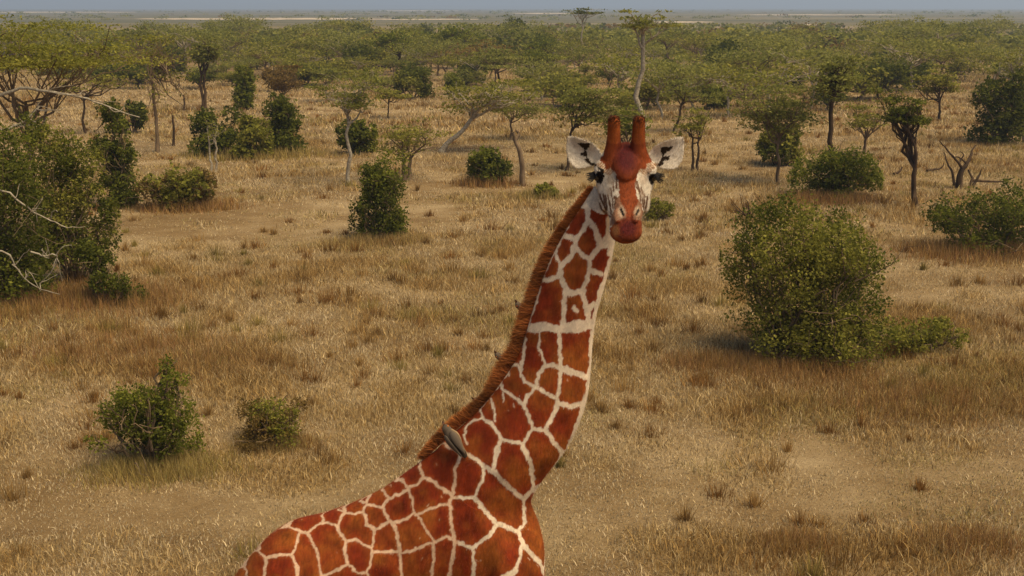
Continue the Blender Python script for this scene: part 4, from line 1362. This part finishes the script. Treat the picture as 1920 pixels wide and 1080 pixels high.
bb('bush', 216, 278, 184, 250, 'dark', 'small dark bush peeking from behind the thicket', 2400, .09, seed=28)
bb('bush', 262, 402, 308, 394, 'olive', 'brown green spreading bush at the foot of the thicket', 5200, .07, seed=29, kind2='brown', twigs=10, shape=[(-.6, .5, .3), (-.1, .45, .32), (.35, .62, .36), (.7, .55, .3), (.2, .25, .4)])
bb('bush', 140, 272, 440, 578, 'dark', 'thin leafy green shrub trailing down to the straw beside the thicket', 4200, .040, seed=30, shape=[(-.6, .8, .3), (-.3, .62, .3), (0, .42, .28), (.35, .26, .28), (.65, .12, .25)])
bb('bush', 1672, 1745, 122, 168, 'dark', 'dark compact bush beside a bare forked trunk', 2200, .12, seed=31)
bb('bush', 110, 172, 92, 148, 'olive', 'green bush under the edge of the overhanging acacia crown', 2000, .14, seed=32)
bb('bush', 310, 356, 98, 135, 'dark', 'dark round bush beyond the bare pole tree', 1700, .16, seed=33)
bb('bush', 496, 560, 120, 172, 'brown', 'brown leafless looking bush behind the cluster', 2400, .12, seed=34)

# ------------------------------------------------------------------ trees one can tell apart
def tt(*a, **k):
    k['nleaf'] = int(k.get('nleaf', 2600) * (.95 if k.get('seed') != 101 else 1.2)); k['leaf'] = k.get('leaf', .075) * .8
    return build_tree(*a, **k)


tt('acacia_tree', 75, 452, 24, -150, 236, 128, fork=235, lean=.0, kind='yellow', label='wide flat crowned acacia overhanging the left thicket', limbs=12, nleaf=9500, leaf=.055, trunk_r=.08, seed=101, gaps=.4)
tt('acacia_tree', 653, 346, 128, 590, 722, 205, fork=215, kind='acacia', bark=M_BARK_P, label='thin pale trunk acacia with flat crown, left of the leaning tree', nleaf=2300, leaf=.07, trunk_r=.07, limbs=9, seed=102, gaps=.6)
tt('acacia_tree', 762, 336, 222, 702, 832, 292, fork=290, kind='olive', label='low spreading acacia behind the upright dark bush', nleaf=1700, leaf=.07, trunk_r=.075, limbs=9, seed=103, gaps=.7, stems=2)
tt('acacia_tree', 828, 284, 150, 838, 1005, 222, fork=212, lean=.55, kind='olive', label='leaning acacia with a slanted pale trunk', nleaf=2500, leaf=.085, trunk_r=.11, limbs=9, seed=104, bark=M_BARK_P, gaps=.5)
tt('acacia_tree', 958, 262, 158, 898, 1022, 232, fork=222, kind='acacia', label='open acacia standing behind the bare curved post', nleaf=1900, leaf=.085, trunk_r=.06, limbs=8, seed=105, gaps=.6)
tt('acacia_tree', 1200, 268, 18, 1158, 1256, 52, fork=62, kind='acacia', bark=M_BARK_P, label='tallest acacia with a winding pale trunk, rising above the giraffe horns', nleaf=1100, leaf=.10, trunk_r=.13, limbs=6, seed=106, gaps=.6, wiggle=.03)
tt('acacia_tree', 1090, 120, 10, 1062, 1128, 26, fork=42, kind='dark', bark=M_BARK_P, label='far tall thin acacia breaking the horizon above the left horn', nleaf=700, leaf=.16, trunk_r=.11, limbs=6, seed=107, gaps=.6)
tt('acacia_tree', 1063, 318, 150, 1046, 1162, 236, fork=240, kind='acacia', bark=M_BARK_D, label='dark trunked leafy acacia behind the left ear of the giraffe', nleaf=3600, leaf=.075, trunk_r=.06, limbs=10, seed=108, gaps=.3)
tt('acacia_tree', 1178, 300, 196, 1132, 1216, 262, fork=270, kind='bright', label='green leafy small tree between and behind the giraffe horns', nleaf=3200, leaf=.07, trunk_r=.06, limbs=8, seed=109, gaps=.2)
tt('acacia_tree', 1304, 318, 190, 1274, 1336, 262, fork=258, kind='olive', bark=M_BARK_D, label='twin stemmed little acacia just right of the giraffe ear', nleaf=1000, leaf=.07, trunk_r=.055, limbs=6, stems=2, seed=110, gaps=.5)
tt('acacia_tree', 1264, 246, 140, 1236, 1350, 196, fork=186, lean=.15, kind='acacia', bark=M_BARK_D, label='dark curved trunk acacia above the right ear of the giraffe', nleaf=1500, leaf=.09, trunk_r=.07, limbs=7, seed=111, gaps=.5)
tt('acacia_tree', 1460, 342, 138, 1368, 1534, 262, fork=255, kind='acacia', label='wide layered acacia with thin trunk right of the giraffe', nleaf=5200, leaf=.075, trunk_r=.065, limbs=13, seed=112, gaps=.35)
tt('acacia_tree', 1555, 352, 104, 1526, 1604, 196, fork=150, kind='acacia', bark=M_BARK_D, label='dark straight trunk acacia rising out of the bright dome bush', nleaf=1700, leaf=.08, trunk_r=.10, limbs=8, seed=113, gaps=.6, wiggle=.015)
tt('acacia_tree', 1620, 290, 172, 1578, 1684, 242, fork=256, kind='olive', label='forked pale acacia behind the dome bush', nleaf=1100, leaf=.08, trunk_r=.07, limbs=7, seed=114, gaps=.7)
tt('acacia_tree', 1715, 386, 152, 1648, 1738, 232, fork=300, kind='dark', bark=M_BARK_D, label='gnarled acacia with a thick split trunk near the right edge', nleaf=3300, leaf=.065, trunk_r=.10, limbs=9, seed=115, gaps=.5, wiggle=.06)
tt('acacia_tree', 1762, 226, 118, 1716, 1790, 178, fork=186, kind='olive', bark=M_BARK_D, label='small leafy acacia above the gnarled one with a bent dark trunk', nleaf=2200, leaf=.10, trunk_r=.08, limbs=8, seed=116, gaps=.3)
tt('bare_tree', 1922, 268, 88, 1868, 1930, 142, fork=150, lean=-.18, kind='olive', bark=M_BARK_P, label='pale thin trunk leaning left across the tall dark bush, rightmost', nleaf=260, leaf=.09, trunk_r=.075, limbs=6, seed=117, gaps=.7)
tt('bare_tree', 1878, 252, 150, 1838, 1872, 182, fork=176, lean=-.25, kind='olive', bark=M_BARK_P, label='short pale slanting trunk in front of the tall dark bush', nleaf=120, leaf=.09, trunk_r=.07, limbs=5, seed=118, gaps=.7)
tt('bare_tree', 295, 284, 66, 258, 350, 232, fork=108, kind='olive', label='tall nearly bare pole tree with short side branches, left of the bush cluster', nleaf=700, leaf=.09, trunk_r=.08, limbs=12, seed=119, gaps=.8, depth_ratio=.9)
tt('acacia_tree', 381, 206, 56, 352, 420, 124, fork=128, kind='acacia', bark=M_BARK_D, label='dark twin trunk acacia behind the bush cluster', nleaf=1500, leaf=.12, trunk_r=.10, limbs=8, stems=2, seed=120, gaps=.5)
tt('acacia_tree', 532, 212, 122, 494, 562, 172, fork=178, kind='brown', label='brownish fading acacia behind the tall dark bush of the cluster', nleaf=1400, leaf=.10, trunk_r=.07, limbs=7, seed=121, gaps=.5)
tt('acacia_tree', 728, 222, 160, 702, 762, 186, fork=190, kind='olive', bark=M_BARK_D, label='little umbrella shaped acacia with a thin dark stem', nleaf=1000, leaf=.09, trunk_r=.045, limbs=6, seed=122, gaps=.4)
tt('acacia_tree', 612, 190, 118, 586, 640, 158, fork=156, kind='acacia', label='sparse acacia at the left rim of the mid clearing', nleaf=900, leaf=.11, trunk_r=.06, limbs=6, seed=123, gaps=.6)
tt('bare_tree', 400, 322, 222, 378, 424, 262, fork=262, kind='olive', bark=M_BARK_P, label='pale twin stemmed bare sapling in front of the dark bush cluster', nleaf=160, leaf=.06, trunk_r=.045, limbs=4, stems=2, seed=124, gaps=.8)
tt('acacia_tree', 160, 250, 120, 96, 250, 172, fork=180, kind='olive', bark=M_BARK_D, label='sparse acacia seen under the overhanging left crown', nleaf=1000, leaf=.09, trunk_r=.07, limbs=9, seed=125, gaps=.8)
tt('acacia_tree', 930, 168, 92, 880, 985, 128, fork=132, kind='acacia', label='full flat acacia at the front of the woodland above the leaning tree', nleaf=2000, leaf=.12, trunk_r=.08, limbs=8, seed=126, gaps=.3)


# dead wood
def dead_tree(name, paths, label, cat, bark, sides=7, group=None):
    root = empty(name, tuple(paths[0][0][0]))
    O = np.array(root.location)
    V, Q = tubes([(p - O, r) for p, r in paths[:1]], sides)
    link('trunk', new_mesh('trunk', V, quad=Q, smooth=True), bark, root)
    for p, r in paths[1:]:
        V, Q = tubes([(p - O, r)], sides)
        link('branch', new_mesh('branch', V, quad=Q, smooth=True), bark, root)
    return tag(root, label, cat, group)


def px_path(pts, Y, r0, r1, g, dy=0.0):
    """crooked limb through traced points, receding by dy"""
    n = len(pts)
    P = np.array([at(x, y, Y + dy * i / max(1, n - 1)) for i, (x, y) in enumerate(pts)])
    P = catmull(P, 3)
    P[1:-1] += g.normal(0, .012, (len(P) - 2, 3))
    return P, np.linspace(r0, r1, len(P))


g = np.random.default_rng(60)
Yp = gp(978, 347)[1]
a = px_path([(980, 348), (979, 318), (974, 285), (966, 262), (962, 248)], Yp, .10, .055, g)
dead_tree('dead_post', [a, px_path([(966, 262), (972, 252), (968, 244)], Yp, .06, .05, g, .05), px_path([(979, 345), (974, 350)], Yp, .06, .03, g, -.1)], 'bare curved dead post with a knobbed top', 'dead tree', M_BARK)
Yp = gp(1800, 352)[1]
dead_tree('dead_tree', [px_path([(1798, 354), (1800, 330), (1808, 312)], Yp, .12, .07, g), px_path([(1808, 314), (1818, 300), (1822, 285), (1830, 272)], Yp, .07, .02, g, .3), px_path([(1806, 316), (1792, 300), (1776, 282), (1762, 264)], Yp, .05, .015, g, -.3),
                        px_path([(1790, 348), (1786, 325), (1776, 305), (1770, 285)], Yp, .05, .015, g, .2), px_path([(1818, 352), (1822, 335), (1816, 318)], Yp, .05, .03, g, .2), px_path([(1812, 306), (1800, 296), (1784, 294)], Yp, .035, .012, g, .3),
                        px_path([(1824, 350), (1836, 330), (1840, 318)], Yp, .05, .015, g, .1), px_path([(1800, 304), (1806, 290), (1800, 284)], Yp, .03, .012, g, .1)], 'leafless dead tree with antler like branches above the dark right edge bush', 'dead tree', M_BARK_D)
Yp = gp(1870, 345)[1]
a = np.array([at(x, y, Yp) for x, y in [(1822, 338), (1850, 340), (1880, 340), (1902, 333)]]); a[:, 2] = np.maximum(a[:, 2], .05)
dead_tree('fallen_branch', [(catmull(a, 3), np.linspace(.05, .015, 10))], 'fallen bare branch lying right of the leafless dead tree', 'branch', M_BARK_D)
Yp = gp(1765, 322)[1]
dead_tree('fallen_branch', [px_path([(1738, 320), (1752, 318), (1762, 316), (1770, 306)], Yp, .05, .015, g, .2)], 'fallen curved branch beside the gnarled acacia', 'branch', M_BARK_D)
Yp = gp(1684, 328)[1]
dead_tree('fallen_branch', [px_path([(1676, 326), (1686, 322), (1690, 316), (1693, 313)], Yp, .05, .02, g, .1)], 'short upturned branch left of the gnarled acacia', 'branch', M_BARK_D)
Yp = gp(1405, 412)[1]
dp = [px_path([(1408, 414), (1404, 395), (1400, 375)], Yp, .03, .012, g)]
for k in range(16):
    x1, y1 = 1405 + g.normal(0, 26), 388 + g.normal(0, 12)
    dp.append(px_path([(1406 + g.normal(0, 4), 408), (1405 + (x1 - 1405) * .5 + g.normal(0, 4), 402 - 6 * g.random()), (x1, min(y1, 404))], Yp, .018, .006, g, g.normal(0, .4)))
dead_tree('dead_bush', dp, 'brown leafless twiggy shrub behind the large round olive bush', 'dead bush', M_BARK_D, 4)
for (x, y, t, lb) in ((325, 272, 216, 'dark short dead post left of the bush cluster'), (345, 206, 178, 'stubby dead stump beside the bare pole tree'), (1134, 318, 296, 'thin little stake standing behind the giraffe ear tip')):
    Yp = gp(x, y)[1]
    dead_tree('dead_post', [px_path([(x, y + 2), (x + 1, (y + t) / 2), (x - 1, t)], Yp, .06 if y < 300 else .03, .04 if y < 300 else .02, g)], lb, 'dead tree', M_BARK_D)
# lichen covered boughs over the left thicket
Yb = gp(75, 452)[1] - 1.2
for pts, lb in (([(-10, 182), (40, 166), (85, 170), (130, 178), (165, 186), (205, 202), (262, 220)], 'long pale lichen covered bough stretching level under the left acacia crown'),
                ([(-10, 248), (28, 238), (52, 222), (68, 205), (75, 192)], 'bent pale bough above the huge dark left bush')):
    r = [px_path(pts, Yb, .045, .012, g, .4)]
    for k in range(6):
        i = g.integers(1, len(pts) - 1)
        r.append(px_path([pts[i], (pts[i][0] + g.uniform(10, 30), pts[i][1] - g.uniform(-8, 12)), (pts[i][0] + g.uniform(30, 60), pts[i][1] + g.uniform(-14, 14))], Yb, .014, .005, g, g.normal(0, .4)))
    dead_tree('dead_branch', r, lb, 'branch', M_BARK_P, 6)
Yb = gp(50, 575)[1] - .25
for pts, lb in (([(-10, 352), (30, 372), (62, 398), (95, 412), (125, 426), (160, 425)], 'upper pale dead branch slanting across the huge left bush'),
                ([(-10, 470), (18, 476), (28, 498), (48, 522), (76, 542), (112, 552)], 'lower pale dead branch drooping to the grass at the left edge'),
                ([(58, 472), (80, 478), (105, 480), (100, 505), (78, 528)], 'short crooked pale branch between two longer dead ones')):
    r = [px_path(pts, Yb, .019, .007, g, .2)]
    for k in range(5):
        i = g.integers(1, len(pts) - 1)
        r.append(px_path([pts[i], (pts[i][0] + g.uniform(-6, 18), pts[i][1] + g.uniform(-24, 12)), (pts[i][0] + g.uniform(0, 34), pts[i][1] + g.uniform(-40, 30))], Yb, .010, .004, g, g.normal(0, .2)))
    dead_tree('dead_branch', r, lb, 'branch', M_BARK_P, 6)


# ------------------------------------------------------------------ woodland: prototypes copied tree by tree
def proto_tree(seed, hgt, rx, kind, bark, nleaf, leaf, flat=True, uneven=2.2):
    g = np.random.default_rng(seed)
    paths, tips = [], []
    fk = np.array([g.normal(0, .25), g.normal(0, .25), hgt * (.48 if flat else .3)])
    tp = wig((0, 0, -.1), fk, 6, .04, g)
    paths.append((tp, np.linspace(.11, .07, 6)))
    for k in range(9):
        a = 2 * math.pi * k / 9 + g.normal(0, .3); r = rx * g.uniform(.35, .95)
        e = np.array([math.cos(a) * r, math.sin(a) * r, hgt * (g.uniform(.74, .98) - .12 * r / rx if flat else g.uniform(.3, .95) * (1.05 - .35 * r / rx))])
        lp = wig(tp[-1 - k % 2], e, 5, .06, g, .04)
        paths.append((lp, np.linspace(.055, .018, 5))); tips.append(e)
        for q in range(3):
            e2 = lp[g.integers(2, 5)] + np.array([g.normal(0, rx * .28), g.normal(0, rx * .28), abs(g.normal(0, hgt * .09))])
            e2[2] = min(e2[2], hgt)
            paths.append((wig(lp[2], e2, 4, .08, g), np.linspace(.022, .008, 4))); tips.append(e2)
    V, Q = tubes(paths, 4)
    tips = np.array(tips)
    tr = new_mesh('trunk', V, quad=Q, smooth=True); tr.materials.append(bark)
    w_ = g.uniform(.1, 1, len(tips)) ** uneven; w_ /= w_.sum()
    idx = g.choice(len(tips), nleaf, p=w_)
    pad = np.array([rx * .2, rx * .2, hgt * (.035 if flat else .10)])
    C = tips[idx] + g.normal(0, 1, (nleaf, 3)) * pad
    C[:, 2] = np.maximum(C[:, 2], .1)
    LV, LQ = leaf_quads(C, leaf, g, .4, 1.7)
    cl = g.normal(0, .25, len(tips))[idx]
    cr = new_mesh('crown', LV, quad=LQ, col=col4(leaf_col(nleaf, kind, g, cl))); cr.materials.append(M_LEAF)
    return tr, cr


PRO = [proto_tree(201, 3.7, 2.6, 'acacia', M_BARK, 1250, .14), proto_tree(202, 3.3, 2.2, 'olive', M_BARK, 1000, .14), proto_tree(203, 4.0, 2.9, 'acacia', M_BARK_P, 1350, .14),
       proto_tree(204, 3.0, 1.9, 'bright', M_BARK_D, 1200, .13), proto_tree(205, 3.5, 2.4, 'brown', M_BARK, 550, .13), proto_tree(206, 3.4, 2.3, 'olive', M_BARK_P, 600, .14),
       proto_tree(207, 3.2, 1.8, 'dark', M_BARK_D, 2000, .16, False), proto_tree(208, 2.6, 1.7, 'olive', M_BARK, 1600, .15, False), proto_tree(209, 3.9, 2.0, 'dark', M_BARK_D, 2200, .17, False)]
KINDNAME = {0: ('acacia_tree', 'flat topped olive acacia'), 1: ('acacia_tree', 'low flat topped acacia'), 2: ('acacia_tree', 'wide pale trunked acacia'), 3: ('acacia_tree', 'small bright green acacia'), 4: ('acacia_tree', 'brownish thin crowned acacia'),
            5: ('acacia_tree', 'pale stemmed loose acacia'), 6: ('round_tree', 'dark rounded tree'), 7: ('round_tree', 'low bushy olive tree'), 8: ('round_tree', 'tall dark full tree')}


MARKS = [(250, 'beyond the left thicket'), (430, 'beyond the pole tree'), (600, 'beyond the bush cluster'), (820, 'beyond the mid clearing'), (1050, 'beyond the leaning acacia'), (1290, 'behind the giraffe head'),
         (1480, 'beyond the layered acacia'), (1640, 'beyond the dome bush'), (1780, 'beyond the gnarled acacia'), (9999, 'beyond the right edge')]


def where(px, y):
    side = [m for x, m in MARKS if px < x][0]
    dist_ = 'at the near woodland edge' if y > 132 else ('amid the woodland' if y > 100 else 'at the far woodland rim')
    return dist_ + ' ' + side


placed = []


def place(kind, px, y, scale, rz):
    B = gp(px, y)
    tr, cr = PRO[kind]
    nm, lb = KINDNAME[kind]
    root = empty(nm, (B[0], B[1], -.02), rz)
    root.scale = (scale * random.uniform(.9, 1.15), scale * random.uniform(.9, 1.15), scale)
    link('trunk', tr, None, root); link('crown', cr, None, root)
    k = KINDNAME[kind][1] + ' ' + where(px, y)
    tag(root, k, 'tree', k.replace('tree ', 'trees ').replace('acacia ', 'acacias ', 1))
    placed.append((B[0], B[1]))


def lower_edge(px):
    return np.interp(px, [-100, 0, 120, 260, 420, 520, 640, 720, 820, 960, 1040, 1250, 1420, 1560, 1700, 1760, 1830, 1920, 2020], [135, 135, 140, 165, 150, 165, 140, 162, 150, 172, 205, 222, 226, 205, 180, 165, 150, 205, 205])


random.seed(17)
n_ok = 0
for tries in range(6000):
    if n_ok >= 284: break
    px = random.uniform(-120, 2040)
    le = lower_edge(px)
    # even in the picture rather than on the ground: more trees close by
    y = 86 + (le - 86) * random.random() ** 1.05
    B = gp(px, y)
    mind = 1.8 + B[1] * .009
    if any((B[0] - a) ** 2 + (B[1] - b) ** 2 < mind * mind for a, b in placed): continue
    k = random.choices(range(9), [5, 5, 5, 3, 3, 7, 1.2, 2.2, .8])[0]
    sc = random.uniform(.55, 1.18) * (0.80 if y > 130 else (.88 if y > 100 else 1.0))
    place(k, px, y, sc, random.uniform(0, 6.28)); n_ok += 1
SCRUB = [proto_tree(301, 1.7, 1.25, 'olive', M_BARK, 1100, .12, False), proto_tree(302, 1.4, 1.3, 'acacia', M_BARK, 1000, .12, False), proto_tree(303, 1.8, 1.1, 'dark', M_BARK_D, 1200, .12, False)]
SNAME = ['low olive scrub bush', 'pale spreading scrub bush', 'dark scrub bush']
for q in range(150):
    px = random.uniform(-100, 2020)
    y = 78 + (lower_edge(px) + 14 - 78) * random.random() ** 1.1
    B = gp(px, y); k = random.choices((0, 1, 2), (4, 3, 2))[0]
    root = empty('scrub_bush', (B[0], B[1], -.02), random.uniform(0, 6.28))
    sc = random.uniform(.6, 1.15); root.scale = (sc * random.uniform(.9, 1.3), sc * random.uniform(.9, 1.3), sc)
    tr, cr = SCRUB[k]
    link('stem', tr, None, root); link('foliage', cr, None, root)
    lb = SNAME[k] + ' ' + where(px, y)
    tag(root, lb, 'bush', lb.replace('bush', 'bushes', 1))
# clumps of darker trees that stand out
for px, y, k, s in ((1745, 108, 8, .9), (1790, 106, 6, 1.15), (1825, 104, 8, .95), (1768, 100, 6, 1.2), (1808, 112, 6, .9), (1365, 150, 8, .95), (1352, 160, 6, .8), (330, 138, 6, .8), (968, 98, 8, 1.25), (800, 82, 6, 1.0), (622, 70, 6, 1.0), (745, 140, 3, 1.2), (860, 128, 3, 1.3), (560, 148, 7, 1.0)):
    place(k, px, y, s, random.uniform(0, 6.28))


# ------------------------------------------------------------------ far plain: tree belts too many to count
def far_woods():
    g = np.random.default_rng(71)
    Cs, Ss, Kc = [], [], []
    n = 8200
    d = 112 * (27 ** (g.random(n) ** 1.25))
    x = g.uniform(-.85, .85, n) * d
    belt = fbm(nA, x * .004 + 7, d * .012 + 2, 3)
    rim = 158 + 60 * (fbm(nB, x * .012, x * 0, 2) - .5) + x * .04
    keep = ((d < rim) & (g.random(n) < .62)) | ((d >= rim) & (belt > .56) & (g.random(n) < .55))
    x, d, rim = x[keep], d[keep], rim[keep]
    for xx, dd, rm in zip(x, d, rim):
        near = dd < rm
        m = 80 if near else (26 if dd < 900 else 9)
        rx = g.uniform(1.8, 3.2) * (1 + dd / 3000); hh = g.uniform(2.0, 3.3) if near else g.uniform(1.0, 2.2)
        r = np.sqrt(g.random(m)) * rx; a = g.uniform(0, 6.283, m)
        z = hh * (1 - .30 * (r / rx) ** 2) - np.abs(g.normal(0, hh * .16, m))
        if g.random() < .3: z = hh * g.uniform(.1, 1, m) * np.sqrt(np.clip(1 - (r / rx) ** 2, .05, 1))
        Cs.append(np.stack([xx + np.cos(a) * r, dd + np.sin(a) * r, np.maximum(z, .1)], -1))
        Ss.append(np.full(m, .40 if near else (.7 if dd < 900 else 1.5)))
        kk = g.choice(['acacia', 'olive', 'dark', 'brown'], p=[.5, .3, .12, .08])
        Kc.append(leaf_col(m, kk, g))
    C = np.concatenate(Cs); S = np.concatenate(Ss)
    V, Q = leaf_quads(C, S, g, .5, 1.5)
    tag(link('far_woodland', new_mesh('far_woodland', V, quad=Q, col=col4(np.concatenate(Kc))), M_LEAF), 'far belts of savanna trees fading across the plain to the horizon', 'woodland', kind='stuff')


far_woods()


# pale bare fields far out on the plain
def field(x0, x1, y0, y1, seed):
    g = np.random.default_rng(seed)
    xs = np.linspace(x0, x1, 40)
    e = np.sin(np.linspace(0, math.pi, 40)) ** .4
    mid = (y0 + y1) / 2; hf = (y1 - y0) / 2
    top = [gp(x, mid - hf * k * g.uniform(.6, 1)) for x, k in zip(xs, e)]
    bot = [gp(x, mid + hf * k * g.uniform(.6, 1)) for x, k in zip(xs, e)]
    V = np.array(top + bot); V[:, 2] = .05
    i = np.arange(39)
    tag(link('bare_field', new_mesh('bare_field', V, quad=np.stack([i, i + 1, i + 41, i + 40], -1)), M_FIELD), kind='structure')


M_FIELD = mat_noise('bare_soil', (.36, .28, .18), (.56, .45, .31), .03, .95, 0)
for k, f in enumerate([(250, 760, 33.5, 37.5), (640, 900, 35, 38), (960, 1130, 24, 26.5), (700, 860, 19.5, 21), (1210, 1340, 40, 43), (1470, 1560, 45, 48), (1800, 2050, 49, 53), (-200, 260, 22, 24), (1380, 1700, 27, 29)]): field(*f, 400 + k)


# ------------------------------------------------------------------ haze
def haze():
    me = bpy.data.meshes.new('haze'); b = bmesh.new()
    bmesh.ops.create_cube(b, size=1)
    for v in b.verts:
        v.co = Vector((v.co.x * 19000, 4500 + v.co.y * 10600, -2 + (v.co.z + .5) * (48)))
    b.to_mesh(me); b.free()
    m = bpy.data.materials.new('haze'); m.use_nodes = True
    n, l = m.node_tree.nodes, m.node_tree.links
    n.remove(n['Principled BSDF'])
    v = n.new('ShaderNodeVolumePrincipled')
    v.inputs['Color'].default_value = (.66, .80, 1.0, 1)
    v.inputs['Density'].default_value = HAZE
    v.inputs['Anisotropy'].default_value = 0.2
    l.new(v.outputs[0], n['Material Output'].inputs['Volume'])
    tag(link('haze', me, m), 'thin bluish air haze over the plain', 'haze', kind='stuff')


HAZE = 0.0006
haze()
